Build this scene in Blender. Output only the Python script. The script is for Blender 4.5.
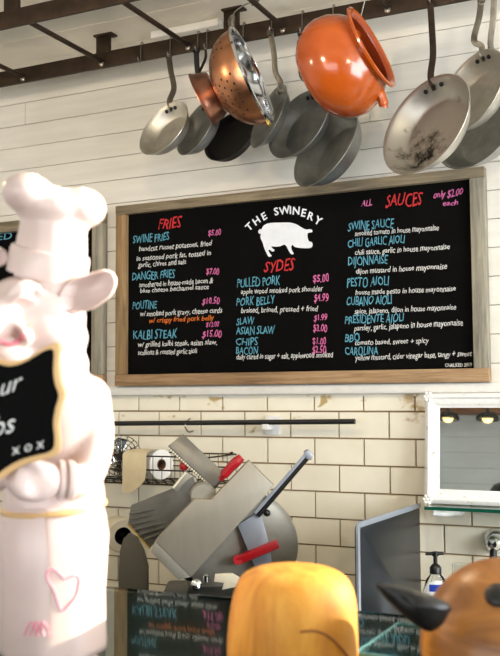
import bpy, bmesh, math, random
from mathutils import Vector, Matrix, noise
from mathutils.bvhtree import BVHTree
random.seed(7)
V = Vector
S = bpy.context.scene
COL = S.collection
for o in list(bpy.data.objects):
    bpy.data.objects.remove(o)

# ------------------------------------------------------------------ camera
FPX, YAW, PITCH, ROLL = 954.33, -0.450771, 0.0722149, -0.0056376
CAM = V((1.09196, -2.69945, 1.5))
FW = V((math.sin(YAW)*math.cos(PITCH), math.cos(YAW)*math.cos(PITCH), math.sin(PITCH)))
_r = V((math.cos(YAW), -math.sin(YAW), 0)); _u = _r.cross(FW)
RT = _r*math.cos(ROLL) + _u*math.sin(ROLL)
UP = _u*math.cos(ROLL) - _r*math.sin(ROLL)
cd = bpy.data.cameras.new('camera'); cam = bpy.data.objects.new('camera', cd); COL.objects.link(cam)
cd.sensor_fit = 'VERTICAL'; cd.sensor_height = 36.0; cd.lens = FPX/656*36.0
cd.clip_start = 0.05; cd.clip_end = 100
cam.matrix_world = Matrix((( RT.x, UP.x, -FW.x, CAM.x), (RT.y, UP.y, -FW.y, CAM.y), (RT.z, UP.z, -FW.z, CAM.z), (0,0,0,1)))
cd.dof.use_dof = True; cd.dof.focus_distance = 2.75; cd.dof.aperture_fstop = 13.0
S.camera = cam

# ------------------------------------------------------------------ world, sun, lights, exposure
S.view_settings.view_transform = 'Standard'; S.view_settings.look = 'None'
S.view_settings.gamma = 1.0; S.view_settings.use_curve_mapping = False
S.view_settings.exposure = 0.0
w = bpy.data.worlds.new('daylight'); S.world = w; w.use_nodes = True
bg = w.node_tree.nodes['Background']; bg.inputs[0].default_value = (0.75, 0.87, 1.0, 1); bg.inputs[1].default_value = 1.6

def light(name, kind, loc, energy, color, size=0.1, size_y=None, aim=None, spot=None):
    ld = bpy.data.lights.new(name, kind); o = bpy.data.objects.new(name, ld); COL.objects.link(o)
    o.location = loc; ld.energy = energy; ld.color = color
    if kind == 'AREA':
        ld.size = size
        if size_y: ld.shape = 'RECTANGLE'; ld.size_y = size_y
    elif kind == 'SUN': ld.angle = size
    else: ld.shadow_soft_size = size
    if spot: ld.spot_size = spot; ld.spot_blend = 0.4
    if aim is not None: o.rotation_euler = V(aim).to_track_quat('-Z', 'Y').to_euler()
    return o
SUN_DIR = V((-0.80, -0.54, -0.30)).normalized()
light('sun', 'SUN', (6, 1, 4), 14.0, (1.0, 0.88, 0.70), 0.012, aim=SUN_DIR)
# daylight through the window on the right
light('window_daylight', 'AREA', (2.93, -1.35, 1.70), 125.0, (0.88, 0.94, 1.0), 1.8, 1.3, aim=(-1, 0.12, 0.0))
light('front_fill', 'AREA', (0.3, -5.3, 1.0), 80.0, (0.95, 0.97, 1.0), 3.6, 1.3, aim=(0, 1, 0.08))  # added fill light; the front wall has no window

# ------------------------------------------------------------------ pixel rays -> world points
def ray(x, y): return FW + RT*((x-250)/FPX) + UP*((328-y)/FPX)
def P(x, y, Y):
    d = ray(x, y); return CAM + d*((Y-CAM.y)/d.y)
def PZ(x, y, z):
    d = ray(x, y); return CAM + d*((z-CAM.z)/d.z)
def PD(x, y, t): return CAM + ray(x, y)*t
def depth(p): return (p-CAM).dot(FW)
def vdir(dx, dy, toward=0.0):      # image-right, image-down, toward-viewer -> world unit vector
    return (RT*dx - UP*dy - FW*toward).normalized()

# ------------------------------------------------------------------ materials
def lin(c): return tuple(((v/255)/12.92 if v/255 <= 0.04045 else ((v/255+0.055)/1.055)**2.4) for v in c)
class NT:
    def __init__(s, name):
        s.m = bpy.data.materials.new(name); s.m.use_nodes = True; s.t = s.m.node_tree; s.b = s.t.nodes['Principled BSDF']
        s.tc = None
    def n(s, typ, **k):
        nd = s.t.nodes.new(typ)
        for a, b in k.items(): setattr(nd, a, b)
        return nd
    def l(s, a, b): s.t.links.new(a, b)
    def coord(s, scale=(1,1,1), rot=(0,0,0)):
        tc = s.n('ShaderNodeTexCoord'); mp = s.n('ShaderNodeMapping')
        mp.inputs['Scale'].default_value = scale; mp.inputs['Rotation'].default_value = rot
        s.l(tc.outputs['Object'], mp.inputs['Vector']); return mp.outputs[0]
    def noise(s, vec, scale, detail=4, rough=0.6, dist=0.0):
        nd = s.n('ShaderNodeTexNoise'); nd.inputs['Scale'].default_value = scale; nd.inputs['Detail'].default_value = detail
        nd.inputs['Roughness'].default_value = rough; nd.inputs['Distortion'].default_value = dist
        s.l(vec, nd.inputs['Vector']); return nd.outputs['Fac']
    def ramp(s, fac, stops):
        r = s.n('ShaderNodeValToRGB'); e = r.color_ramp.elements
        while len(e) < len(stops): e.new(0.5)
        for el, (p, c) in zip(e, stops): el.position = p; el.color = (*c, 1)
        s.l(fac, r.inputs[0]); return r.outputs[0]
    def mix(s, fac, a, b, typ='MIX'):
        m = s.n('ShaderNodeMix', data_type='RGBA', blend_type=typ)
        for sock, v in ((m.inputs[0], fac), (m.inputs[6], a), (m.inputs[7], b)):
            if isinstance(v, (int, float)): sock.default_value = v
            elif isinstance(v, tuple): sock.default_value = (*v, 1)
            else: s.l(v, sock)
        return m.outputs[2]
    def set(s, **k):
        for a, v in k.items():
            i = s.b.inputs[a.replace('_', ' ')]
            if isinstance(v, (int, float)): i.default_value = v
            elif isinstance(v, tuple): i.default_value = (*v, 1) if len(v) == 3 and i.type == 'RGBA' else v
            else: s.l(v, i)
    def bump(s, h, strength=0.2, dist=0.002):
        b = s.n('ShaderNodeBump'); b.inputs['Strength'].default_value = strength; b.inputs['Distance'].default_value = dist
        s.l(h, b.inputs['Height']); s.l(b.outputs[0], s.b.inputs['Normal'])
def plain(name, rgb, rough=0.5, metal=0.0, var=0.06, scale=30, **k):
    t = NT(name); c = lin(rgb); f = t.noise(t.coord(), scale)
    t.set(Base_Color=t.ramp(f, [(0.3, tuple(v*(1-var) for v in c)), (0.7, tuple(min(1, v*(1+var)) for v in c))]), Roughness=rough, Metallic=metal, **k)
    return t.m
def grain(name, c1, c2, c3, stretch=(3, 40, 40), rough=0.6, rot=(0,0,0)):
    t = NT(name); v = t.coord(stretch, rot); f = t.noise(v, 1.0, 6, 0.65, 0.6)
    f2 = t.noise(t.coord((4,4,4)), 1.5, 3)
    col = t.ramp(f, [(0.3, lin(c1)), (0.5, lin(c2)), (0.72, lin(c3))])
    col = t.mix(0.35, col, t.ramp(f2, [(0.35, (0.55,0.55,0.55)), (0.65, (1,1,1))]), 'MULTIPLY')
    t.set(Base_Color=col, Roughness=rough); t.bump(f, 0.25, 0.002); return t.m
def metal(name, c1, c2, rough=0.35, scale=25, stretch=(1,1,1), metallic=1.0, rvar=0.12):
    t = NT(name); f = t.noise(t.coord(stretch), scale, 5, 0.65)
    t.set(Base_Color=t.ramp(f, [(0.3, lin(c1)), (0.7, lin(c2))]), Metallic=metallic)
    mr = t.n('ShaderNodeMapRange'); mr.inputs['To Min'].default_value = max(0.02, rough-rvar); mr.inputs['To Max'].default_value = rough+rvar
    t.l(f, mr.inputs['Value']); t.l(mr.outputs[0], t.b.inputs['Roughness']); return t.m

M = {}
def painted_boards(name, rgb, d):
    t = NT(name); c = lin(rgb)
    f = t.noise(t.coord((3, 3, 30)), 1.0, 5, 0.6); g = t.noise(t.coord((1.2, 1.2, 1.2)), 2.0, 2)
    col = t.ramp(f, [(0.25, tuple(v*(1-d) for v in c)), (0.6, c), (0.8, tuple(min(1, v*1.04) for v in c))])
    col = t.mix(0.25, col, t.ramp(g, [(0.35, lin((214, 205, 185))), (0.65, (1, 1, 1))]), 'MULTIPLY')
    t.set(Base_Color=col, Roughness=0.55); t.bump(f, 0.15, 0.001); return t.m
M['shiplap'] = painted_boards('white_painted_boards', (232, 228, 219), 0.12)
M['ceiling'] = painted_boards('white_ceiling_boards', (234, 229, 216), 0.10)
M['far_boards'] = painted_boards('far_grey_boards', (205, 210, 210), 0.08)
M['seam'] = plain('dark_seam', (112, 82, 58), 0.9)
M['trim'] = plain('white_trim_paint', (222, 220, 214), 0.5)
M['grout'] = plain('brown_grout', (138, 112, 82), 0.9)
t = NT('cream_subway_tile'); v = t.coord()
f1 = t.noise(t.coord((1, 1, 1.4)), 11.0, 3, 0.55); fz = t.n('ShaderNodeSeparateXYZ'); t.l(v, fz.inputs[0])
mz = t.n('ShaderNodeMapRange'); mz.inputs['From Min'].default_value = 1.33; mz.inputs['From Max'].default_value = 1.50
mz.inputs['To Min'].default_value = -0.16; mz.inputs['To Max'].default_value = 0.05; t.l(fz.outputs[2], mz.inputs['Value'])
ad = t.n('ShaderNodeMath', operation='ADD'); t.l(f1, ad.inputs[0]); t.l(mz.outputs[0], ad.inputs[1])
st = t.ramp(ad.outputs[0], [(0.60, (0, 0, 0)), (0.66, (1, 1, 1))])
base = t.ramp(t.noise(v, 6.0, 3), [(0.3, lin((234, 226, 204))), (0.7, lin((244, 238, 220)))])
t.set(Base_Color=t.mix(st, base, lin((190, 164, 112))), Roughness=0.22, Specular_IOR_Level=0.4); M['tile'] = t.m
M['board_wood'] = grain('weathered_grey_wood', (88, 78, 60), (128, 114, 90), (160, 146, 118), (4, 60, 60))
M['board_wood_v'] = grain('brown_barn_wood_upright', (104, 80, 50), (142, 114, 76), (172, 144, 104), (60, 60, 4))
M['board_wood_g'] = grain('grey_barn_wood_upright', (98, 94, 84), (142, 136, 120), (172, 162, 140), (60, 60, 4))
M['board_wood_b'] = grain('tan_barn_wood', (116, 88, 58), (156, 124, 88), (184, 154, 116), (4, 60, 60))
t = NT('black_chalkboard'); f = t.noise(t.coord(), 5, 5)
t.set(Base_Color=t.ramp(f, [(0.3, lin((5, 5, 5))), (0.7, lin((10, 10, 9)))]), Roughness=0.8, Specular_IOR_Level=0.06); M['slate'] = t.m
def chalk(name, rgb):
    t = NT(name); c = lin(rgb); f = t.noise(t.coord(), 180, 3)
    t.set(Base_Color=t.ramp(f, [(0.3, tuple(v*0.7 for v in c)), (0.65, c)]), Roughness=0.9, Specular_IOR_Level=0.1); return t.m
M['chalk_white'] = chalk('white_chalk', (225, 225, 222)); M['chalk_blue'] = chalk('blue_chalk', (104, 172, 194))
M['emblem'] = plain('painted_emblem_white', (226, 230, 236), 0.6); M['chalk_red'] = chalk('red_chalk', (206, 58, 62)); M['chalk_pink'] = chalk('pink_chalk', (228, 120, 176)); M['chalk_orange'] = chalk('orange_chalk', (226, 120, 52))
M['iron'] = metal('dark_rack_iron', (44, 34, 26), (70, 55, 42), 0.55, 20, metallic=0.7)
M['steel_hook'] = metal('hook_steel', (120, 115, 105), (160, 155, 145), 0.35)
M['alu'] = metal('worn_aluminium', (176, 172, 160), (212, 208, 198), 0.42, 14, metallic=0.85)
M['alu_dark'] = metal('dull_dark_aluminium', (132, 133, 130), (170, 171, 166), 0.42, 14, metallic=0.85)
t = NT('burnt_aluminium'); f = t.noise(t.coord(), 22, 5, 0.7)
ds = t.n('ShaderNodeVectorMath', operation='DISTANCE'); tcb = t.n('ShaderNodeTexCoord'); t.l(tcb.outputs['Object'], ds.inputs[0]); ds.inputs[1].default_value = (-0.025, 0.035, 0.085)
mb_ = t.n('ShaderNodeMapRange'); mb_.inputs['From Min'].default_value = 0.02; mb_.inputs['From Max'].default_value = 0.11; mb_.inputs['To Min'].default_value = -0.02; mb_.inputs['To Max'].default_value = 0.22; t.l(ds.outputs['Value'], mb_.inputs['Value'])
ab_ = t.n('ShaderNodeMath', operation='ADD'); t.l(f, ab_.inputs[0]); t.l(mb_.outputs[0], ab_.inputs[1])
t.set(Base_Color=t.ramp(ab_.outputs[0], [(0.42, lin((30, 27, 24))), (0.50, lin((146, 142, 132))), (0.62, lin((190, 187, 178)))]), Metallic=0.85, Roughness=0.42); M['alu_burnt'] = t.m
M['cast_iron'] = metal('black_cast_iron', (14, 13, 12), (26, 24, 22), 0.45, 30, metallic=0.3)
M['copper'] = metal('aged_copper', (176, 118, 84), (206, 146, 108), 0.30, 12)
M['copper_dark'] = metal('tarnished_copper', (136, 96, 78), (196, 138, 112), 0.34, 10)
M['mirror_steel'] = metal('polished_steel', (205, 208, 212), (225, 228, 232), 0.13, 20, rvar=0.05)
M['hole'] = plain('dark_hole', (30, 18, 12), 0.9)
M['brass'] = metal('brass', (190, 160, 90), (215, 185, 110), 0.3)
t = NT('orange_glazed_terracotta'); f = t.noise(t.coord(), 9, 5)
t.set(Base_Color=t.ramp(f, [(0.3, lin((150, 64, 14))), (0.7, lin((176, 82, 24)))]), Roughness=0.2, Coat_Weight=0.25, Coat_Roughness=0.08); M['terracotta'] = t.m
t = NT('terracotta_inside'); f = t.noise(t.coord((1,1,1)), 12, 4)
t.set(Base_Color=t.ramp(f, [(0.3, lin((128, 48, 14))), (0.7, lin((150, 60, 22)))]), Roughness=0.35); M['terracotta_in'] = t.m
M['brushed'] = metal('brushed_steel', (164, 157, 143), (172, 165, 151), 0.5, 6, (6, 6, 1), metallic=0.45, rvar=0.02)
M['cast_alu'] = metal('cast_aluminium', (164, 160, 148), (176, 172, 160), 0.5, 30, metallic=0.5, rvar=0.03)
M['dark_steel'] = metal('dark_splash_steel', (42, 50, 62), (50, 58, 72), 0.30, 3, (1, 1, 1), metallic=0.85, rvar=0.03)
M['handle_steel'] = metal('dull_handle_steel', (96, 90, 80), (134, 128, 116), 0.45, 20)
M['shaded_tray_steel'] = metal('shaded_tray_metal', (116, 114, 108), (130, 128, 121), 0.42, 20, metallic=0.6, rvar=0.03)  # darker grey puts the tilted tray's shade into the colour
M['sky_tinted_steel'] = metal('sky_tinted_satin_steel', (158, 164, 176), (166, 172, 184), 0.4, 8, metallic=0.4, rvar=0.04)  # bluish tint paints the sky's reflection into the steel
M['black_steel'] = metal('dark_base_steel', (46, 47, 48), (62, 63, 64), 0.35, 12, metallic=0.7)
M['glint_edge_steel'] = metal('glint_folded_edge', (168, 176, 190), (182, 190, 204), 0.3, 8, metallic=0.5, rvar=0.04)  # pale tone paints a bright reflection onto the fold
M['red'] = plain('red_plastic', (168, 16, 28), 0.35)
M['black'] = plain('black_plastic', (18, 18, 18), 0.4)
M['black_matt'] = plain('matt_black_metal', (12, 12, 12), 0.7)
M['chrome'] = metal('chrome', (215, 218, 222), (235, 238, 240), 0.08, 10, rvar=0.03)
M['paper'] = plain('white_paper', (232, 230, 224), 0.8); M['kraft'] = plain('cream_paper', (214, 198, 164), 0.85)
M['card'] = plain('cardboard_core', (104, 74, 50), 0.9)
M['grey_wrap'] = plain('grey_film', (96, 92, 82), 0.45)
M['white_plastic'] = plain('white_plastic', (232, 232, 230), 0.35)
M['cream_plastic'] = plain('cream_plastic', (224, 214, 190), 0.4)
M['mirror'] = metal('mirror_silver', (232, 238, 240), (236, 242, 244), 0.015, 3, rvar=0.005)
t = NT('chipped_white_paint'); f = t.noise(t.coord(), 60, 5, 0.7)
t.set(Base_Color=t.ramp(f, [(0.30, lin((150, 120, 86))), (0.37, lin((232, 230, 226))), (0.8, lin((246, 245, 243)))]), Roughness=0.4); M['frame_paint'] = t.m
def glass(name, rgb, rough=0.01, ior=1.5):
    t = NT(name); f = t.noise(t.coord(), 3, 2); c = lin(rgb)
    t.set(Base_Color=t.ramp(f, [(0.3, tuple(v*0.98 for v in c)), (0.7, c)]), Roughness=rough, IOR=ior, Transmission_Weight=1.0); return t.m
M['glass'] = glass('green_tinted_glass', (222, 240, 232), 0.03, 1.42); M['clear'] = glass('clear_plastic', (246, 248, 246), 0.03, 1.35)
M['glass_edge'] = plain('green_glass_edge', (22, 92, 72), 0.12, Transmission_Weight=0.3)
M['teal_edge'] = plain('teal_glass_edge', (96, 150, 152), 0.15, Transmission_Weight=0.3)
M['label_blue'] = plain('label_blue', (34, 62, 160), 0.4)
t = NT('white_painted_resin'); f = t.noise(t.coord(), 7, 4)
t.set(Base_Color=t.ramp(f, [(0.3, lin((206, 184, 178))), (0.7, lin((218, 198, 190)))]), Roughness=0.32, Subsurface_Weight=0.08, Subsurface_Radius=(0.02, 0.01, 0.006), Subsurface_Scale=0.2); M['resin'] = t.m
M['pink_ink'] = plain('pink_marker', (236, 136, 158), 0.5)
M['pink_skin'] = plain('pink_painted_mouth', (214, 130, 140), 0.4)
M['tan_edge'] = plain('tan_painted_edge', (206, 168, 116), 0.4)
t = NT('honey_wood'); f = t.noise(t.coord((14, 14, 3)), 2.0, 5, 0.6, 1.2); g = t.noise(t.coord(), 30, 3)
c = t.ramp(f, [(0.3, lin((186, 116, 34))), (0.5, lin((218, 150, 50))), (0.75, lin((232, 172, 74)))])
c = t.mix(0.3, c, t.ramp(g, [(0.3, (0.6, 0.5, 0.4)), (0.5, (1, 1, 1))]), 'MULTIPLY')
t.set(Base_Color=c, Roughness=0.6); M['honey'] = t.m
t = NT('brown_carved_wood'); f = t.noise(t.coord((6, 6, 22)), 2.0, 5, 0.6, 1.0)
t.set(Base_Color=t.ramp(f, [(0.3, lin((116, 70, 26))), (0.55, lin((166, 108, 48))), (0.75, lin((194, 138, 74)))]), Roughness=0.35); M['brown_wood'] = t.m
M['black_wood'] = plain('black_stained_wood', (13, 12, 10), 0.45)
M['floor'] = plain('grey_floor', (92, 86, 78), 0.6)
M['counter'] = metal('steel_counter', (120, 118, 112), (150, 148, 142), 0.4, 4)
M['beam'] = grain('brown_beam', (84, 52, 28), (124, 82, 48), (150, 106, 66), (2, 40, 40))
t = NT('warm_bulb'); t.set(Base_Color=(1.0, 0.8, 0.4), Emission_Color=(1.0, 0.72, 0.26), Emission_Strength=2.2); M['bulb'] = t.m
M['lamp_gold'] = metal('gold_lamp_inside', (220, 170, 60), (240, 190, 80), 0.4)

# ------------------------------------------------------------------ mesh helpers
class MB:
    def __init__(s): s.v = []; s.f = []; s.mi = []; s.k = 0
    def add(s, vs, fs, mi=None):
        b = len(s.v); s.v += [V(q) for q in vs]
        s.f += [tuple(i+b for i in f) for f in fs]; s.mi += [s.k if mi is None else mi]*len(fs); return s
    def box(s, lo, hi, mat=None, mi=None):
        c = [V((x, y, z)) for x in (lo[0], hi[0]) for y in (lo[1], hi[1]) for z in (lo[2], hi[2])]
        if mat: c = [mat @ q for q in c]
        return s.add(c, [(0,1,3,2), (4,6,7,5), (0,4,5,1), (2,3,7,6), (0,2,6,4), (1,5,7,3)], mi)
    def lathe(s, prof, mat=None, n=48, skip=None, capa=True, mi=None, split=None):
        mat = mat or Matrix(); vs = []; fs = []; mis = []
        for (r, z) in prof:
            for i in range(n):
                a = 2*math.pi*i/n; vs.append(mat @ V((r*math.cos(a), r*math.sin(a), z)))
        for j in range(len(prof)-1):
            for i in range(n):
                if skip and skip(j, i): continue
                fs.append((j*n+i, j*n+(i+1) % n, (j+1)*n+(i+1) % n, (j+1)*n+i)); mis.append(split(j, i) if split else (mi or 0))
        if prof[0][0] > 1e-6 and capa: fs.append(tuple(range(n))[::-1]); mis.append(mis[0])
        if prof[-1][0] > 1e-6 and capa: fs.append(tuple((len(prof)-1)*n+i for i in range(n))); mis.append(mis[-1] if not split else mis[-2])
        b = len(s.v); s.v += vs; s.f += [tuple(i+b for i in f) for f in fs]; s.mi += mis; return s
    def tube(s, pts, r, n=8, w=None, ref=None, closed=False):   # round tube, or strap of half-width r and half-thickness w
        pts = [V(p) for p in pts]; L = len(pts); vs = []; fs = []; prev = None
        for i, p in enumerate(pts):
            if closed: t = pts[(i+1) % L]-pts[i-1]
            else: t = pts[min(i+1, L-1)]-pts[max(i-1, 0)]
            t.normalize()
            if ref is not None: a = V(ref) - t*t.dot(V(ref))
            else:
                a = prev if prev is not None else (V((0, 0, 1)) if abs(t.z) < 0.9 else V((1, 0, 0)))
                a = a - t*t.dot(a)
            a.normalize(); prev = a; b = t.cross(a)
            rr = r[i] if isinstance(r, (list, tuple)) else r
            if w:
                for (x, y) in ((1, 1), (-1, 1), (-1, -1), (1, -1)): vs.append(p + b*(x*rr) + a*(y*w))
                m = 4
            else:
                for k in range(n): vs.append(p + a*(rr*math.cos(2*math.pi*k/n)) + b*(rr*math.sin(2*math.pi*k/n)))
                m = n
        for i in range(L if closed else L-1):
            for k in range(m): fs.append((i*m+k, i*m+(k+1) % m, ((i+1) % L)*m+(k+1) % m, ((i+1) % L)*m+k))
        if not closed: fs.append(tuple(range(m))[::-1]); fs.append(tuple((L-1)*m+k for k in range(m)))
        return s.add(vs, fs)
    def prism(s, pts, off, mi=None):
        n = len(pts); off = V(off); vs = [V(p) for p in pts] + [V(p)+off for p in pts]
        return s.add(vs, [tuple(range(n)), tuple(range(2*n-1, n-1, -1))] + [(i, i+n, (i+1) % n+n, (i+1) % n) for i in range(n)], mi)
    def ball(s, c, r, mat=None, n=20, m=12, mi=None):
        c = V(c); r = V(r) if not isinstance(r, (int, float)) else V((r, r, r))
        X = mat or Matrix.Identity(3); vs = []; fs = []
        for j in range(1, m):
            ph = math.pi*j/m
            for i in range(n):
                a = 2*math.pi*i/n
                vs.append(c + X @ V((r.x*math.sin(ph)*math.cos(a), r.y*math.sin(ph)*math.sin(a), r.z*math.cos(ph))))
        vs += [c + X @ V((0, 0, r.z)), c - X @ V((0, 0, r.z))]; T = len(vs)-2
        for j in range(m-2):
            for i in range(n): fs.append((j*n+i, (j+1)*n+i, (j+1)*n+(i+1) % n, j*n+(i+1) % n))
        for i in range(n): fs.append((T, i, (i+1) % n)); fs.append((T+1, (m-2)*n+(i+1) % n, (m-2)*n+i))
        return s.add(vs, fs, mi)

ORG = {}
def base_of(vs):
    xs = [p.x for p in vs]; ys = [p.y for p in vs]; return V(((min(xs)+max(xs))/2, (min(ys)+max(ys))/2, min(p.z for p in vs)))
def obj(name, mb, mats, parent=None, smooth=True, bevel=0, sub=0, angle=40):
    if not isinstance(mats, (list, tuple)): mats = [mats]
    if isinstance(mb, MB): vs, fs, mi = mb.v, mb.f, mb.mi
    else: vs, fs = mb; mi = [0]*len(fs)
    org = ORG[parent.name] if parent else base_of(vs)
    me = bpy.data.meshes.new(name); me.from_pydata([tuple(p-org) for p in vs], [], fs)
    for m in mats: me.materials.append(m)
    if len(mats) > 1: me.polygons.foreach_set('material_index', mi)
    bm = bmesh.new(); bm.from_mesh(me); bmesh.ops.recalc_face_normals(bm, faces=bm.faces)
    if bevel: 
        eds = [e for e in bm.edges if len(e.link_faces) == 2 and e.calc_face_angle(0) > 0.5]
        bmesh.ops.bevel(bm, geom=eds, offset=bevel, segments=2, profile=0.5, affect='EDGES', clamp_overlap=True)
    bm.to_mesh(me); bm.free()
    if smooth:
        me.polygons.foreach_set('use_smooth', [True]*len(me.polygons))
        me.set_sharp_from_angle(angle=math.radians(angle))
    o = bpy.data.objects.new(name, me); COL.objects.link(o)
    if parent: o.parent = parent
    else: o.location = org
    ORG[o.name] = org
    if sub:
        md = o.modifiers.new('s', 'SUBSURF'); md.levels = sub; md.render_levels = sub
    return o
def tag(o, label=None, cat=None, group=None, kind=None):
    if label: o['label'] = label
    if cat: o['category'] = cat
    if group: o['group'] = group
    if kind: o['kind'] = kind
    return o
def thing(name, loc, label, cat, group=None):
    o = bpy.data.objects.new(name, None); COL.objects.link(o); o.location = loc; o.empty_display_size = 0.05
    ORG[o.name] = V(loc); return tag(o, label, cat, group)
def struct(name, mb, mat, parent=None, **k):
    o = obj(name, mb, mat, parent, **k)
    if not parent: o['kind'] = 'structure'
    return o
def frame_mat(c, n, hint=None):       # +Z along n
    n = V(n).normalized(); h = V(hint) if hint is not None else (V((0, 0, 1)) if abs(n.z) < 0.95 else V((1, 0, 0)))
    x = (h - n*n.dot(h)).normalized(); y = n.cross(x)
    return Matrix(((x.x, y.x, n.x, c[0]), (x.y, y.y, n.y, c[1]), (x.z, y.z, n.z, c[2]), (0, 0, 0, 1)))
def smooth_line(pts, n=8, closed=False):
    pts = [V(p) for p in pts]; out = []; L = len(pts)
    for i in range(L if closed else L-1):
        g = (lambda k: pts[k % L]) if closed else (lambda k: pts[min(max(k, 0), L-1)])
        a, b, c, d = g(i-1), g(i), g(i+1), g(i+2)
        for k in range(n):
            t = k/n
            out.append(0.5*((2*b) + (c-a)*t + (2*a-5*b+4*c-d)*t*t + (3*b-a-3*c+d)*t**3))
    if not closed: out.append(pts[-1])
    return out
def text_mesh(body, shear=0.0, bold=0.0):
    cu = bpy.data.curves.new('t', 'FONT'); cu.body = body; cu.size = 1.0; cu.shear = shear; cu.offset = bold; cu.resolution_u = 2
    o = bpy.data.objects.new('t', cu); COL.objects.link(o)
    dg = bpy.context.evaluated_depsgraph_get(); me = o.evaluated_get(dg).to_mesh()
    vs = [v.co.copy() for v in me.vertices]; fs = [tuple(p.vertices) for p in me.polygons]
    o.evaluated_get(dg).to_mesh_clear(); bpy.data.objects.remove(o); bpy.data.curves.remove(cu); return vs, fs

# ------------------------------------------------------------------ room shell
XL, XR, YF, ZC = -2.3, 3.0, -5.4, 2.642
XB = 0.08/0.08
mb = MB(); mb.box((XL, 0.016, 0), (XR, 0.12, ZC+0.1), mi=1)
bh = 0.0815; z0 = 2.4885
zs = [z0 + bh*k for k in range(-14, 3)]
for i, z in enumerate(zs):
    lo = max(z, 1.50); hi = min(z+bh-0.0022, ZC+0.02)
    if hi <= lo: continue
    x = XL; rnd = random.Random(i*3+1); cut = [-1.113 if i == 14 else rnd.uniform(-0.9, 0.7), rnd.uniform(1.2, 2.2)]
    for x2 in cut + [XR]:
        mb.box((x, 0 - rnd.uniform(0, 0.0012), lo), (x2-0.0012, 0.02, hi), mi=0); x = x2
struct('wall_back', mb, [M['shiplap'], M['seam']], smooth=False)
# tiled lower wall
mb = MB(); mb.box((XL, 0.006, 0), (XR, 0.014, 1.508), mi=1)
U = 0.08; W = 1.96*U
def zrow(k): return 1.5 + (k-0.56)*U
rows = [(zrow(0), 1.509)] + [(zrow(k-1), zrow(k)) for k in range(0, -11, -1)]
rt = random.Random(3)
for r, (a, b) in enumerate(rows):
    off = 0 if r % 2 == 0 else -0.5         # row 0 = short cut row at the top
    for j in range(-16, 21):
        xa = (j+off)*W; xb = xa + W
        if xb < XL or xa > XR: continue
        g = 0.0013; e = 0.0018; y = -rt.uniform(0, 0.0008); tx = rt.uniform(-1, 1)*0.0006; tz = rt.uniform(-1, 1)*0.0005
        o = [(xa+g, 0.008, a+g), (xb-g, 0.008, a+g), (xb-g, 0.008, b-g), (xa+g, 0.008, b-g)]
        q = [(xa+g+e, y+tx+tz, a+g+e), (xb-g-e, y-tx+tz, a+g+e), (xb-g-e, y-tx-tz, b-g-e), (xa+g+e, y+tx-tz, b-g-e)]
        mb.add(o+q, [(4, 5, 6, 7)] + [(i, (i+1) % 4, 4+(i+1) % 4, 4+i) for i in range(4)], 0)
struct('wall_back_tile', mb, [M['tile'], M['grout']], smooth=False)
za, zb = P(390, 393.5, 0).z, P(390, 386, 0).z
struct('trim_1', MB().box((XL, -0.022, za), (XR, 0.004, zb+0.006)), M['trim'], bevel=0.003)
struct('floor', MB().box((XL-0.1, YF-0.1, -0.1), (XR+0.1, 0.12, 0)), M['floor'], smooth=False)
mb = MB(); mb.box((XL-0.1, YF-0.1, ZC+0.014), (XR+0.1, 0.12, ZC+0.12), mi=1); y = 0.02; i = 0
while y > YF:
    mb.box((XL, y-0.0885, ZC + 0.0006*(i % 3)), (XR, y-0.0012, ZC+0.016), mi=0); y -= 0.09; i += 1
struct('ceiling', mb, [M['ceiling'], M['seam']], smooth=False)
struct('wall_left', MB().box((XL-0.1, YF, 0), (XL, 0.02, ZC)), M['shiplap'], smooth=False)
mb = MB(); z = 0; i = 0; mb.box((XL, YF-0.1, 0), (XR, YF-0.016, ZC), mi=1)
while z < ZC:
    mb.box((XL, YF-0.02, z), (XR, YF, min(ZC, z+0.128)), mi=0); z += 0.13
struct('wall_front', mb, [M['far_boards'], M['seam']], smooth=False)
# right wall with an unseen opening, shaped to aim the sun at the pig
PIG = PD(55, 420, 0.80)
def sun_at_wall(p): return p - SUN_DIR*((XR - p.x)/(-SUN_DIR.x))*1.0 if False else p + SUN_DIR*((XR-p.x)/SUN_DIR.x)
s1 = sun_at_wall(PD(20, 160, 0.8)); s2 = sun_at_wall(PD(110, 700, 0.8))
wy0, wy1, wz0, wz1 = min(s1.y, s2.y)-0.065, max(s1.y, s2.y)+0.16, min(s1.z, s2.z)-0.25, min(max(s1.z, s2.z)+0.07, ZC-0.02)
print('sun opening', wy0, wy1, wz0, wz1)
mb = MB()
for lo, hi in (((XR, YF, 0), (XR+0.1, wy0, ZC)), ((XR, wy1, 0), (XR+0.1, 0.02, ZC)), ((XR, wy0, 0), (XR+0.1, wy1, wz0)), ((XR, wy0, wz1), (XR+0.1, wy1, ZC))):
    mb.box(lo, hi)
struct('wall_right', mb, M['shiplap'], smooth=False)
mb = MB()
for lo, hi in (((XR-0.015, wy0-0.05, wz0-0.05), (XR, wy0, wz1+0.05)), ((XR-0.015, wy1, wz0-0.05), (XR, wy1+0.05, wz1+0.05)), ((XR-0.015, wy0, wz0-0.05), (XR, wy1, wz0)), ((XR-0.015, wy0, wz1), (XR, wy1, wz1+0.05))):
    mb.box(lo, hi)
struct('sun_opening_1', mb, M['trim'], smooth=False)

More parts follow.
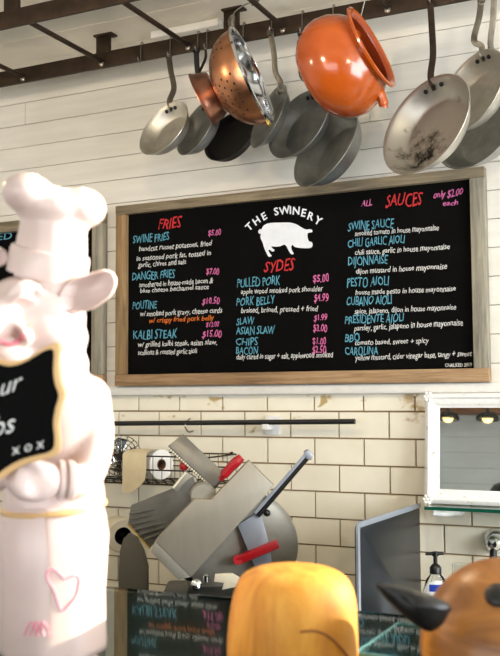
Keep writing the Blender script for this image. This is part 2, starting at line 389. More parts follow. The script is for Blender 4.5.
# ------------------------------------------------------------------ menu board
YB = -0.03
def frame_poly(px, y0, y1): return [P(x, y, y0) for x, y in px], V((0, y1-y0, 0))
bz0, bz1 = P(300, 384, -0.036).z, P(300, 186, -0.036).z
bx0, bx1 = P(114.5, 386, -0.036).x, P(489, 383, -0.036).x
print('board', bx0, bx1, bz0, bz1)
tw = 0.046
def board_frame(root, x0, x1, z0, z1, wl, wr, wt, wb):
    obj('top_rail', MB().box((x0, -0.036, z1-wt), (x1, -0.001, z1)), M['board_wood'], root, bevel=0.002)
    obj('bottom_rail', MB().box((x0, -0.036, z0), (x1, -0.001, z0+wb)), M['board_wood_b'], root, bevel=0.002)
    obj('side_rail', MB().box((x0, -0.034, z0+wb), (x0+wl, -0.001, z1-wt)), M['board_wood_v'], root, bevel=0.002)
    obj('side_rail', MB().box((x1-wr, -0.034, z0+wb), (x1, -0.001, z1-wt)), M['board_wood_g'], root, bevel=0.002)
    return obj('slate_panel', MB().box((x0+wl-0.002, -0.016, z0+wb-0.002), (x1-wr+0.002, -0.001, z1-wt+0.002)), M['slate'], root, smooth=False)
menu = thing('menu_board', (0.5*(bx0+bx1), -0.001, bz0), 'large wood-framed chalkboard menu with white pig emblem above the tiles', 'chalkboard')
board_frame(menu, bx0, bx1, bz0, bz1, 0.040, 0.042, 0.030, 0.038)
YT = -0.0168
wob = random.Random(11)
def letter(mb, body, x0, y0, x1, cap, shear=0.12, bold=0.012, y1=None, jit=0.06):
    """one hand-lettered line: baseline start x0,y0, end x1 (photo px), cap height in px"""
    vs, fs = text_mesh(body, shear, bold)
    if not vs: return
    a = P(x0, y0, YT); xe = P(x1, y0, YT).x; h = abs(P(x0, y0-cap, YT).z - a.z)
    xmin = min(p.x for p in vs); xmax = max(p.x for p in vs)
    sx = (xe-a.x)/(xmax-xmin); sz = h/0.70; ph = wob.uniform(0, 6)
    slope = 0 if y1 is None else (P(x1, y1, YT).z - a.z)/(xe-a.x)
    out = []
    for p in vs:
        X = (p.x-xmin)
        dz = jit*0.7*math.sin(X*2.1+ph) + jit*0.5*math.sin(X*5.3+2*ph) + jit*0.6*math.sin(p.y*6+X*1.7)
        dx = jit*0.7*math.sin(p.y*5+X*3+ph)
        x = a.x + (X+dx)*sx
        out.append(V((x, YT, a.z + (p.y+dz)*sz + slope*(x-a.x))))
    mb.add(out, fs); mb.add([p+V((0, 0.0006, 0)) for p in out], [f[::-1] for f in fs])
def part_letters(name, mat, lines, **k):
    for L in lines:
        mb = MB(); letter(mb, *L[:5], **{**k, **(L[5] if len(L) > 5 else {})})
        obj(name, mb, mat, menu, smooth=False)
part_letters('heading_lettering', M['chalk_red'], [('FRIES', 158, 229.5, 182, 11)], shear=0.3, bold=0.004)
part_letters('heading_lettering', M['chalk_red'], [('SYDES', 264, 272.5, 295, 11.5)], shear=0.3, bold=0.004)
part_letters('heading_lettering', M['chalk_red'], [('SAUCES', 385.5, 207.5, 423, 12.5)], shear=0.3, bold=0.004)
part_letters('item_lettering', M['chalk_blue'], [('SWINE FRIES', 133, 243.5, 169, 8), ('DANGER FRIES', 132, 280.5, 175, 8), ('POUTINE', 132.5, 309.5, 157, 8), ('KALBI STEAK', 133, 339.5, 177, 9)], bold=0.0)
part_letters('item_lettering', M['chalk_blue'], [('PULLED PORK', 237, 287.5, 280, 9), ('PORK BELLY', 236.5, 306, 275, 8.5), ('SLAW', 236.5, 325, 254.5, 7.5), ('ASIAN SLAW', 236, 335, 275, 8), ('CHIPS', 236, 345.5, 258, 7.5), ('BACON', 236, 354.5, 258, 7.5)], bold=0.0)
part_letters('item_lettering', M['chalk_blue'], [('SWINE SAUCE', 348, 231, 394, 9), ('CHILI GARLIC AIOLI', 348, 247.5, 405, 8.5), ('DIJONNAISE', 348, 266, 388, 9), ('PESTO AIOLI', 347, 287.5, 389, 9.5), ('CUBANO AIOLI', 346.5, 306, 392, 9), ('PRESIDENTE AIOLI', 345, 324, 404, 8.5), ('BBQ', 345, 342, 360, 8.5), ('CAROLINA', 345, 355.5, 378, 8.5)], bold=0.0)
sm = dict(shear=0.15, bold=0.004, jit=0.05)
part_letters('description_lettering', M['chalk_white'], [('handcut russet potatoes, fried', 139, 251.5, 212, 5.2), ('in seasoned pork fat, tossed in', 136.5, 261, 211, 5.2), ('garlic, chives and salt', 138, 267.5, 186, 5.2), ('smothered in house-made bacon &', 139, 287.5, 213, 5.2), ('blue cheese bechamel sauce', 140, 293, 209, 4.6), ('w/ smoked pork gravy, cheese curds', 140, 316.5, 222, 5.2), ('w/ grilled kalbi steak, asian slaw,', 138, 347, 217, 5.2), ('scallions & roasted garlic aioli', 138, 355, 197, 5.2)], **sm)
part_letters('description_lettering', M['chalk_orange'], [('w/ crispy fried pork belly', 149, 323, 214, 5)], **sm)
part_letters('description_lettering', M['chalk_white'], [('apple wood smoked pork shoulder', 241, 294, 323, 5.2, dict(y1=291)), ('braised, brined, pressed + fried', 241, 313, 318, 5.6, dict(y1=311)), ('daily cured in sugar + salt, applewood smoked', 236.5, 359.5, 333, 5.4)], **sm)
part_letters('description_lettering', M['chalk_white'], [('smoked tomato in house mayonnaise', 355, 236, 439, 5.4, dict(y1=230)), ('chili sauce, garlic in house mayonnaise', 355, 255, 450, 5.4, dict(y1=249)), ('dijon mustard in house mayonnaise', 356, 274, 447, 5.4, dict(y1=268.5)), ('house made pesto in house mayonnaise', 355.5, 295, 456, 5.4, dict(y1=291)), ('spice, jalapeno, dijon in house mayonnaise', 354.5, 314, 456, 5.4, dict(y1=309.5)), ('parsley, garlic, jalapeno in house mayonnaise', 354, 331, 463, 5.8, dict(y1=325)), ('tomato based, sweet + spicy', 355, 345, 429, 5.2, dict(y1=343)), ('yellow mustard, cider vinegar base, tangy + sweet', 355, 360.5, 472, 5.6, dict(y1=356)), ('CHALKED 2019', 445, 367, 472, 3.6)], **sm)
part_letters('price_lettering', M['chalk_pink'], [('$5.00', 208, 236, 221, 6), ('$7.00', 206, 275, 219, 6.5), ('$10.50', 202, 304.5, 219.5, 6.5), ('$12.00', 206, 327, 219, 5), ('$15.00', 202, 337.5, 221.5, 7)], shear=0.2, bold=0.004)
part_letters('price_lettering', M['chalk_pink'], [('$5.00', 313, 282.5, 329, 8), ('$4.99', 314, 302, 328.5, 8), ('$1.99', 314, 321, 327, 6.5), ('$3.00', 313, 332, 327, 7.5), ('$1.00', 312.5, 344.5, 326, 7), ('$2.50', 312, 353.5, 326, 7.5)], shear=0.1, bold=0.004)
part_letters('price_lettering', M['chalk_pink'], [('ALL', 361, 206.5, 372, 6.5), ('only $2.00', 433.5, 198.5, 463, 7, dict(y1=195)), ('each', 443, 206, 458, 5.5)], shear=0.25, bold=0.004)
# arched name and pig emblem
mb = MB(); arc = [(248.5, 227.5), (256, 221), (264, 216), (276, 212.3), (284, 210.5), (292, 210), (299.5, 210.8), (307.5, 213.2), (315.5, 217.2), (320.5, 221.5)]
arc = dict(zip('THESWINERY', arc)); letters = [('T', (249, 226.5), 40), ('H', (256.3, 220.6), 34), ('E', (264, 216), 26), ('S', (276.2, 211.2), 12), ('W', (284.5, 210), 6), ('I', (290.4, 209.9), 0), ('N', (296.2, 210.5), -6), ('E', (303.8, 212.6), -14), ('R', (311, 216), -20), ('Y', (318.3, 220.4), -32)]
for ch, (x, y), ang in letters:
    vs, fs = text_mesh(ch, 0, 0.025); c = P(x, y, YT); a = math.radians(ang)
    cx = 0.5*(min(p.x for p in vs)+max(p.x for p in vs)); out = []
    for p in vs:
        X = (p.x-cx)*0.034; Z = (p.y-0.36)*0.034
        out.append(V((c.x + X*math.cos(a)-Z*math.sin(a), YT, c.z + X*math.sin(a)+Z*math.cos(a))))
    mb.add(out, fs)
    if (ch, x) in (('E', 264), ('Y', 318.3)):
        obj('name_lettering', mb, M['emblem'], menu, smooth=False); mb = MB()
pp = [(155,212),(158,195),(172,175),(200,165),(250,163),(300,163),(330,171),(352,184),(378,197),(400,196),(411,202),(410,211),(392,214),(387,222),(389,242),(395,256),(410,262),(411,283),(392,291),(345,289),(322,283),(312,274),(306,284),(310,303),(319,318),(306,321),(294,304),(284,285),(272,273),(250,281),(226,283),(206,282),(214,293),(223,301),(212,308),(198,299),(192,303),(200,318),(208,330),(193,333),(183,316),(171,290),(163,262),(153,240)]
pp = smooth_line([V((a, b, 0)) for a, b in pp], 3, True)
mb = MB(); mb.prism([P(230+p.x/5, 190+p.y/5, YT) for p in pp], (0, 0.0006, 0))
tail = smooth_line([V((a, b, 0)) for a, b in [(158, 214), (148, 215), (145, 206), (151, 199), (157, 205), (150, 209)]], 4)
mb.tube([P(230+p.x/5, 190+p.y/5, YT) for p in tail], 0.0022, w=0.0004, ref=(0, 1, 0))
obj('pig_emblem', mb, M['emblem'], menu, smooth=False)

board2 = thing('menu_board', (-1.25, -0.001, bz0), 'second wood-framed chalkboard, mostly hidden behind the pig chef statue', 'chalkboard')
x1b = P(104, 300, -0.02).x
board_frame(board2, x1b-0.95, x1b, bz0, bz1-0.012, 0.04, 0.042, 0.038, 0.04)
mb = MB()
vs, fs = text_mesh('FRIED', 0.1, 0)
for bx, by, bx1_ in ((-20, 242, 12),):
    a = P(bx, by, YT); xe = P(bx1_, by, YT).x; xm = max(p.x for p in vs)
    mb.add([V((a.x + p.x*(xe-a.x)/xm, YT, a.z + p.y*0.036)) for p in vs], fs)
obj('item_lettering', mb, M['chalk_blue'], board2, smooth=False)

# ------------------------------------------------------------------ pot rack
YR, YFRT, ZR, ZRT = -0.25, -0.64, 2.537, 2.588
rack = thing('pot_rack', (0.0, -0.45, ZR), 'dark iron ceiling pot rack of flat rails and round rungs', 'pot rack')
obj('rail', MB().box((-1.5, YR-0.005, ZR), (1.6, YR+0.005, ZRT)), M['iron'], rack, bevel=0.0015)
obj('rail', MB().box((-1.5, YFRT-0.005, ZR), (1.6, YFRT+0.005, ZRT)), M['iron'], rack, bevel=0.0015)
for k in range(-4, 6):
    x = -0.292 + 0.312*k
    obj('rung', MB().tube([(x, YFRT, ZR+0.02), (x, YR, ZR+0.02)], 0.0075, 10), M['iron'], rack)
    obj('bolt', MB().lathe([(0.009, 0), (0.009, 0.005), (0.004, 0.008)], frame_mat((x, YR-0.005, ZR+0.012), (0, -1, 0)), 10), M['steel_hook'], rack)
for x, y in ((-0.605, YR), (P(231, 25, YR).x, YR), (0.55, YR), (P(11, 8, YFRT).x, YFRT), (0.1, YFRT)):
    b = MB().box((x-0.023, y-0.004, ZR+0.01), (x+0.023, y+0.014, ZC)); b.box((x-0.023, y-0.02, ZC-0.006), (x+0.045, y+0.016, ZC))
    obj('bracket', b, M['iron'], rack, bevel=0.001)
cl = PZ(153, 37, ZC-0.012); cr = PZ(221, 24, ZC-0.012)
tag(obj('ceiling_batten', MB().box((cl.x, cl.y-0.016, ZC-0.022), (cr.x, cl.y+0.016, ZC+0.001)), M['trim'], bevel=0.003), 'short white batten screwed to the ceiling above the pot rack', 'batten')

def s_hook(px, py, label, Y=YR, top=None, low=None, front=0.012):
    """J hook over a rail or rung; py is the photo row of its bottom curl"""
    q = P(px, py, Y-front); t = (ZRT if top is None else top)
    pts = [(q.x, Y+0.010, t-0.012), (q.x, Y+0.009, t+0.003), (q.x, Y, t+0.006), (q.x, Y-0.0085, t+0.002), (q.x, Y-front*0.9, 0.5*(t+q.z)), (q.x, Y-front, q.z+0.006), (q.x, Y-front-0.007, q.z), (q.x, Y-front-0.014, q.z+0.006), (q.x, Y-front-0.015, q.z+0.014)]
    o = obj('pot_hook', MB().tube(smooth_line(pts, 4), 0.0019, 7), M['steel_hook'])
    tag(o, label, 'hook', 'hooks on the pot rack'); return V((q.x, Y-front-0.007, q.z+0.001))

def pan(label, c, Y, a, ratio, ndir, dpt, hook, mat, handle_px, hmat=None, hw=0.008, cat='frying pan', name='frying_pan', rb=0.72, matin=None, rivets=True, rivmat='alu_dark', hook_label=None, hookY=YR, hookpt=None):
    C = P(c[0], c[1], Y); dp = depth(C); r = a*dp/FPX
    s = math.sqrt(max(0, 1-ratio*ratio)); l = math.hypot(*ndir)
    n = vdir(ndir[0]/l*s, ndir[1]/l*s, ratio)
    vd = (CAM-C).normalized()
    h = hookpt if hookpt is not None else s_hook(hook[0], hook[1], hook_label, hookY)
    d = r*dpt; th = 0.0022
    Mx = frame_mat(C, n)
    root = thing(name, C - V((0, 0, r)), label, cat, 'pans hanging from the pot rack')
    prof = [(0.0, -d), (r*rb*0.96, -d), (r*rb, -d*0.97), (r*rb*1.04, -d*0.9)] + [(r*(rb*1.04 + (1-rb*1.04)*k/6), -d*0.9 + d*0.9*(k/6)**1.15) for k in range(1, 6)]
    outer = prof + [(r*1.0, -0.001), (r*1.012, 0.0)]
    inner = [(r*1.005, 0.0016), (r*0.985, 0.0005)] + [(max(0, q-th*1.3), z+th) for q, z in prof[::-1]]
    ns = len(outer)
    b = MB().lathe(outer+inner, Mx, 56, split=(lambda j, i: 0 if j < ns else 1))
    obj('pan_bowl', b, [M[mat], M[matin or mat]], root)
    # handle
    up = h - C; up = (up - n*n.dot(up)).normalized()
    att = C + up*(r*(rb*0.5+0.5)) - n*(d*0.38)
    mids = [P(x, y, Y + (YR-0.015-Y)*0.0) for x, y in handle_px]
    H = len(mids)
    out1 = C + up*(r*1.02) + n*0.002
    pts = [att - n*0.004, C + up*(r*0.955) - n*(d*0.05) - n*0.004, out1 + up*0.012]
    e = out1 + up*0.012
    for i, m in enumerate(mids):
        f = (i+1)/(H+1); m2 = CAM + (m-CAM)*(((1-f)*depth(e)+f*depth(h))/depth(m)); pts.append(m2)
    pts.append(h + V((0, 0, 0.0)))
    ref = (CAM-C).normalized()
    hd = obj('handle', MB().tube(smooth_line(pts, 5), hw, w=0.0024, ref=ref), M[hmat or mat], root, bevel=0.0008)
    hp = pts[-1]
    obj('hanging_eye', MB().tube([hp + up*(0.011*math.cos(t)) + up.cross(ref).normalized()*(0.008*math.sin(t)) for t in [k*math.pi/7 for k in range(14)]], 0.0026, 6, closed=True), M[hmat or mat], hd)
    if rivets:
        side = up.cross(n).normalized()
        for k in (-1, 0, 1):
            b = MB().lathe([(0.0062, 0), (0.0058, 0.0022), (0.003, 0.0034), (0, 0.0036)], frame_mat(C + up*(r*0.88) + side*(k*r*0.185) - n*(d*0.28 + abs(k)*0.001) + n*0.0005 - up*(abs(k)*r*0.02), (n*0.75-up*0.6)), 12)
            obj('rivet', b, M[rivmat], root)
    return root

NUL = (-0.80, -0.60)
pan('small worn aluminium frying pan hanging leftmost on the rack', (163.5, 128), -0.34, 32, 0.64, NUL, 0.40, (170, 58), 'alu', [(174, 88), (171, 72)], hmat='handle_steel', hw=0.0085, hook_label='steel hook over the rail holding the leftmost aluminium pan', rivmat='cast_iron')
pan('dark grey frying pan hanging second from left, half behind its neighbour', (196.5, 127.5), -0.285, 31, 0.50, (-0.88, -0.47), 0.40, (197.5, 52), 'alu_dark', [(198, 74)], hmat='cast_iron', hook_label='steel hook over the rail above the dark grey pan', rivmat='cast_iron')
pan('black cast iron skillet hanging behind the copper colander', (229.5, 135.5), -0.175, 30.5, 0.68, (-0.75, -0.65), 0.32, (243, 42), 'cast_iron', [(241, 80)], rb=0.82, hook_label='steel hook over the rail behind the copper colander', rivets=False, cat='skillet', name='skillet')
pan('grey frying pan with a wavy handle hanging just right of the colander', (268.5, 116.5), -0.265, 34, 0.36, (-0.92, -0.39), 0.30, (271.5, 33), 'alu_dark', [(275.5, 72), (274, 54)], hmat='handle_steel', hook_label='steel hook over the rail holding the wavy-handled pan', rivmat='alu')
pan('grey frying pan hanging left of and below the orange pot', (298, 124), -0.235, 39, 0.60, (-0.86, -0.51), 0.36, (302, 34), 'alu_dark', [(302, 76), (302, 56)], hmat='cast_iron', hook_label='steel hook over the rail left of the orange pot', rivmat='cast_iron')
pan('deep frying pan with bright outside hanging below the orange pot', (325, 146), -0.17, 46, 0.47, (-0.87, -0.49), 0.42, (333, 22), 'alu_dark', [(337, 80)], hook_label='steel hook over the rail behind the orange pot', rivets=False)
pan('large aluminium pan with burnt black stains inside, hanging right of the orange pot', (425, 124), -0.37, 55.5, 0.54, (-0.90, -0.44), 0.36, (431, 5), 'alu', [(433, 55), (432, 30)], hmat='iron', matin='alu_burnt', hw=0.0085, hook_label='steel hook over the rail holding the large burnt pan', rivmat='cast_iron')
pan('clean aluminium frying pan hanging at the right, in front of the rightmost pan', (471, 91), -0.30, 45, 0.44, (-0.93, -0.37), 0.40, (482, 2), 'alu', [(474, 40), (479, 18)], hmat='handle_steel', hook_label='steel hook over the rail holding the clean pan at the right', rivmat='cast_iron', hookY=YR)
pan('dull aluminium frying pan hanging rightmost and lowest on the rack', (478, 120), -0.20, 54, 0.52, (-0.90, -0.44), 0.40, (495, -6), 'alu_dark', [(491, 48), (493, 20)], hmat='handle_steel', hook_label='steel hook over the rail holding the rightmost pan', rivmat='cast_iron')
s_hook(140.5, 63, 'empty steel hook on the rail left of the leftmost pan')

# small copper pan seen edge-on
C = P(203, 100, -0.41); r = 28*depth(C)/FPX
n = vdir(-0.86, 0.42, -0.16)
root = thing('copper_pan', C - V((0, 0, r)), 'small tarnished copper pan hanging edge-on beside the copper colander', 'pan', 'pans hanging from the pot rack')
Mx = frame_mat(C, n)
d = 0.045
b = MB().lathe([(0, -d), (r*0.70, -d), (r*0.80, -d*0.94), (r*0.87, -d*0.7), (r*0.93, -0.012), (r*0.98, -0.004), (r*1.03, 0), (r*1.03, 0.002), (r*0.95, 0), (r*0.90, -0.01), (r*0.84, -d*0.68), (r*0.68, -d+0.003), (0, -d+0.003)], Mx, 48)
obj('pan_bowl', b, M['copper_dark'], root)
hk = s_hook(206.5, 50, 'steel hook over the rail holding the small copper pan')
e = hk - C; e = (e - n*n.dot(e)).normalized(); att = C + e*r*0.96
obj('handle', MB().tube(smooth_line([att, att+e*0.02+V((0, 0, 0.02)), hk + V((0, 0, -0.03)), hk], 5), 0.004, w=0.0016, ref=(CAM-C).normalized()), M['iron'], root)

# copper colander
C = P(251, 76, -0.43); r = 50*depth(C)/FPX
n = vdir(0.90, -0.36, 0.24)
Mx = frame_mat(C, n, hint=FW)
hs = PZ(237, -4, ZR+0.02); hx = 0.012
root = thing('colander', C - V((0, 0, r)), 'copper colander with bright steel rim hanging on edge from a long wire', 'colander')
d = r*0.78; N = 120; prof = []
for k in range(31):
    a = math.pi/2*k/30; prof.append((r*0.985*math.sin(a)**0.9 if k else 0, -d*math.cos(a)))
def holes(j, i):
    return (j >= 6 and j <= 26 and j % 3 == 0 and (i + (j//3 % 2)*2) % 4 == 0 and (i//10) % 3 != 2)
obj('colander_bowl', MB().lathe(prof, Mx, N, split=lambda j, i: 1 if holes(j, i) else 0, capa=False), [M['copper'], M['hole']], root)
inn = [(max(0, q-0.002), z+0.002) for q, z in prof[::-1]]
obj('steel_lining', MB().lathe([(r*0.985, -0.001), (r*1.02, 0), (r*1.03, 0.006), (r*1.0, 0.008)] + inn, Mx, 72, capa=False), M['mirror_steel'], root)
top = C + (Mx.to_3x3() @ V((1, 0, 0)))*0
upv = V((0, 0, 1)); upv = (upv - n*n.dot(upv)).normalized(); sd = upv.cross(n)
rimtop = C + upv*r*1.0
hy = C.y
hpt = V((rimtop.x-0.004, rimtop.y, rimtop.z+0.045))
obj('loop_handle', MB().tube(smooth_line([rimtop + sd*0.018 - n*0.004, rimtop + sd*0.016 + upv*0.03, hpt, rimtop - sd*0.016 + upv*0.03, rimtop - sd*0.018 - n*0.004], 6), 0.0042, 8), M['steel_hook'], root)
obj('small_lug', MB().tube(smooth_line([C - upv*r + sd*0.012, C - upv*(r+0.014) + sd*0.01, C - upv*(r+0.014) - sd*0.01, C - upv*r - sd*0.012], 5), 0.003, 7), M['brass'], root)
rx = -0.31 if True else 0
rung_x = min([-0.292 + 0.312*k for k in range(-4, 6)], key=lambda x: abs(x-hpt.x))
w1 = V((rung_x, hpt.y, ZR+0.02+0.0105))
tag(obj('pot_hook', MB().tube(smooth_line([w1+V((-0.011, 0, -0.014)), w1+V((-0.010, 0, -0.004)), w1, w1+V((0.010, 0, -0.004)), (w1+hpt)/2 + V((0.004, 0, 0.01)), hpt+V((0.004, 0, 0.01)), hpt+V((0.0, 0, -0.006)), hpt+V((-0.006, 0, 0.004))], 5), 0.002, 7), M['steel_hook']), 'long wire hook over a rung holding the copper colander', 'hook', 'hooks on the pot rack')

# orange clay pot
C = P(372, 47, -0.50); dp = depth(C); r = 45*dp/FPX
n = vdir(0.80, -0.42, 0.40)
Mx = frame_mat(C, n)
root = thing('clay_pot', C - V((0, 0, r*1.7)), 'round orange glazed clay pot hanging tilted with its mouth to the right', 'pot')
k = r
prof = [(0, -1.62*k), (0.55*k, -1.60*k), (0.80*k, -1.52*k), (1.02*k, -1.32*k), (1.17*k, -1.03*k), (1.20*k, -0.80*k), (1.14*k, -0.52*k), (1.0*k, -0.28*k), (0.88*k, -0.15*k), (0.86*k, -0.10*k), (0.93*k, -0.055*k), (0.995*k, -0.035*k), (1.0*k, 0.01*k), (0.95*k, 0.03*k), (0.86*k, 0.0)]
pin = [(0.80*k, -0.08*k), (0.84*k, -0.2*k), (1.06*k, -0.55*k), (1.12*k, -0.82*k), (1.08*k, -1.05*k), (0.94*k, -1.3*k), (0.7*k, -1.48*k), (0, -1.53*k)]
nb = len(prof)
obj('pot_body', MB().lathe(prof+pin, Mx, 64, split=lambda j, i: 0 if j < nb-1 else 1), [M['terracotta'], M['terracotta_in']], root)
def lug(e):
    e = (e - n*n.dot(e)).normalized(); sd = e.cross(n)
    a = C + e*(1.0*k) - n*(0.32*k)
    b = MB().tube(smooth_line([a - e*0.02*1 + n*0.0, a + e*0.012, a + e*0.03 - n*0.004, a + e*0.034 - n*0.006], 5), [0.014]*5+[0.0125]*5+[0.010]*5+[0.004], 14)
    obj('lug_handle', b, M['terracotta'], root); return a + e*0.02
l1 = lug(PD(395, 113, dp) - C); l2 = lug(FW*0.9 + UP*0.8 - RT*0.2)
rxp = min([-0.292 + 0.312*k for k in range(-4, 6)], key=lambda x: abs(x-l2.x))
w1 = V((rxp, l2.y, ZR+0.0305))
tag(obj('pot_hook', MB().tube(smooth_line([w1+V((-0.011, 0, -0.014)), w1+V((-0.010, 0, -0.004)), w1, w1+V((0.010, 0, -0.004)), (w1+l2)/2+V((0.01, 0, 0)), l2+V((0.013, 0, 0.0)), l2+V((0.008, 0, -0.016)), l2+V((-0.012, 0, -0.012))], 5), 0.002, 7), M['steel_hook']), 'steel hook over a rung holding the orange clay pot', 'hook', 'hooks on the pot rack')

# ------------------------------------------------------------------ wall rod, wire rack, fan, paper rolls
YRD = -0.045
ra = P(60, 424, YRD); rb_ = P(355, 421.5, YRD)
rod = thing('wall_rod', ((ra.x+rb_.x)/2, -0.02, ra.z-0.02), 'long thin black rod on white brackets along the tiles', 'rod')
obj('rod_bar', MB().tube([ra, rb_], 0.0078, 10), M['black'], rod)
for px in (274, 193):
    c = P(px, 424, -0.001)
    c = V((c.x, -0.001, ra.z))
    b = MB().box((c.x-0.026, -0.010, c.z-0.028), (c.x+0.022, 0.0, c.z+0.03)); b.box((c.x-0.02, -0.05, c.z-0.012), (c.x+0.004, -0.008, c.z+0.014))
    if px == 274: obj('bracket', b, M['white_plastic'], rod, bevel=0.003)
    else: obj('bracket', MB().tube(smooth_line([(c.x, -0.001, c.z-0.02), (c.x, -0.03, c.z-0.022), (c.x, -0.053, c.z-0.004), (c.x, -0.04, c.z+0.012), (c.x, -0.02, c.z+0.02)], 5), 0.0025, 7), M['steel_hook'], rod)

yA, yBk = -0.20, -0.015
zlo = P(180, 485, yA).z; zhi = P(180, 457, yA).z
xA, xB_ = P(76, 470, yA).x, P(208, 470, yA).x
wr = thing('wire_rack', ((xA+xB_)/2, (yA+yBk)/2, zlo), 'dark wire basket rack on the tiles behind the slicer', 'rack')
mb = MB()
for z in (zlo, (zlo+zhi)/2, zhi):
    mb.tube([(xA, yA, z), (xB_, yA, z), (xB_, yBk, z), (xA, yBk, z)], 0.0022, 6, closed=True)
obj('rim_wire', mb, M['iron'], wr)
mb = MB(); nx = 15
for i in range(nx+1):
    x = xA + (xB_-xA)*i/nx
    mb.tube([(x, yA, zhi), (x, yA, zlo), (x, yBk, zlo), (x, yBk, zhi)], 0.0011, 5)
for j in range(1, 4):
    y = yA + (yBk-yA)*j/4; mb.tube([(xA, y, zlo), (xB_, y, zlo)], 0.0016, 5)
obj('wire_grid', mb, M['iron'], wr)
for x in (xA+0.02, xB_-0.02): obj('wall_clip', MB().tube([(x, yBk-0.002, zhi), (x, yBk+0.004, zhi+0.004), (x, 0.0, zhi+0.004)], 0.003, 6), M['iron'], wr)

C = P(121, 455, -0.105); n = vdir(0.22, -0.05, 1); Rf = 20*depth(C)/FPX
C.z = zlo + Rf + 0.012
fan = thing('table_fan', V((C.x, C.y, zlo)), 'small round wire-guard fan standing in the wire rack', 'fan')
Mx = frame_mat(C, n); A3 = Mx.to_3x3()
def cpt(r, a, z): return C + A3 @ V((r*math.cos(a), r*math.sin(a), z))
mb = MB()
for zf in (1, -1):
    for q, z in ((1.0, 0.004), (0.82, 0.016), (0.62, 0.020), (0.42, 0.022)):
        mb.tube([cpt(Rf*q, 2*math.pi*i/32, z*zf) for i in range(32)], 0.0016, 5, closed=True)
    for i in range(18):
        a = 2*math.pi*i/18; mb.tube([cpt(Rf*q, a, z*zf) for q, z in ((1.0, 0.004), (0.8, 0.016), (0.5, 0.021), (0.2, 0.022))], 0.0011, 4)
obj('guard', mb, M['chrome'], fan)
mb = MB()
for i in range(4):
    a0 = i*math.pi/2
    for s in range(1):
        pts = []
        for a, q, z in ((a0-0.25, 0.2, -0.006), (a0-0.45, 0.85, -0.009), (a0+0.15, 0.92, 0.0), (a0+0.55, 0.8, 0.008), (a0+0.3, 0.2, 0.005)): pts.append(cpt(Rf*q, a, z))
        mb.prism(pts, n*0.0015)
obj('blade', mb, M['black'], fan)
obj('hub', MB().lathe([(Rf*0.26, -0.03), (Rf*0.26, 0.02), (Rf*0.2, 0.026), (0, 0.027)], Mx, 24), M['black'], fan)
obj('stand', MB().tube(smooth_line([C - n*0.03, C - n*0.035 + V((0, 0, -Rf*0.6)), V((C.x, C.y, zlo+0.004)) - n*0.02], 5), 0.005, 8).box((C.x-0.04, C.y-0.03, zlo+0.0022), (C.x+0.04, C.y+0.04, zlo+0.007)), M['black'], fan)

def paper_roll(label, cpx, Y, R, length, sheet, mats, n=V((1, 0.0, 0))):
    C = P(cpx[0], cpx[1], Y)
    root = thing('paper_roll', C - V((0, 0, R)), label, 'paper roll')
    Mx = frame_mat(C, n)
    obj('roll', MB().lathe([(R*0.36, -length), (R*0.98, -length), (R, -length+0.002), (R, -0.002), (R*0.98, 0), (R*0.36, 0)], Mx, 48, capa=False), mats[0], root)
    obj('core', MB().lathe([(R*0.36, -length), (R*0.36, 0.001), (R*0.30, 0.001), (R*0.30, -length), (R*0.36, -length)], Mx, 32, capa=False), mats[2], root)
    pts, x0, x1 = sheet
    mb = MB(); vs = []; m = len(pts)
    for i, (dy, dz, cut) in enumerate(pts):
        for x in (0, 1):
            X = C.x - length + (length*(1-cut) if x else 0.0)
            for q in (0, 0.0012): vs.append(V((X + (x0 if not x else x1), C.y + dy*R - q, C.z + dz*R)))
    fs = []
    for i in range(m-1):
        a = 4*i; b_ = a+4
        fs += [(a, a+2, b_+2, b_), (a+1, b_+1, b_+3, a+3), (a, b_, b_+1, a+1), (a+2, a+3, b_+3, b_+2)]
    fs += [(0, 1, 3, 2), (4*(m-1), 4*(m-1)+2, 4*(m-1)+3, 4*(m-1)+1)]
    mb.add(vs, fs); obj('loose_sheet', mb, mats[1], root)
    return root
paper_roll('white paper roll with a cream sheet hanging from it, in the wire rack', (161.5, 464.5), -0.125, 0.047, 0.085, ([(-0.1, 1.02, 0), (-0.6, 1.0, 0), (-1.2, 0.95, 0), (-1.62, 0.86, 0), (-1.75, 0.70, 0), (-1.77, -0.3, 0.0), (-1.77, -0.9, 0.05), (-1.78, -1.3, 0.25), (-1.78, -1.75, 0.62)], -0.004, -0.004), (M['paper'], M['kraft'], M['card']), V((0.93, -0.36, 0)))
# grey wrap roll low on the wall with its hanging sheet
C = P(123, 536, -0.09)
root = thing('wrap_roll', C - V((0, 0, 0.055)), 'pale roll with dark open core low on the tiles behind the statue', 'roll')
Mx = frame_mat(C, vdir(0.5, 0, 1))
obj('roll', MB().lathe([(0.030, -0.07), (0.052, -0.07), (0.054, -0.066), (0.054, -0.004), (0.050, 0), (0.028, 0)], Mx, 40, capa=False), M['cream_plastic'], root)
obj('core', MB().lathe([(0.028, 0.001), (0.030, -0.07), (0.0, -0.06)], Mx, 32, capa=False), M['black_matt'], root)
obj('wall_arm', MB().tube([C - vdir(0.5, 0, 1)*0.03, V((C.x-0.02, 0.0, C.z))], 0.007, 8), M['iron'], root)
pts = [(118, 590), (118.5, 570), (119.5, 552), (123, 539), (129, 533), (136, 537), (143, 551), (147, 566), (147, 590), (147, 612), (118, 612)]
YH = -0.19
pl = [P(x, y, YH) for x, y in pts]
zc = 0.85
pl[-1].z = zc; pl[-2].z = zc
tag(obj('grey_board', MB().prism(pl, (0, 0.012, 0)), M['grey_wrap'], bevel=0.002), 'rounded grey board standing on the counter against the tiles left of the slicer', 'board')

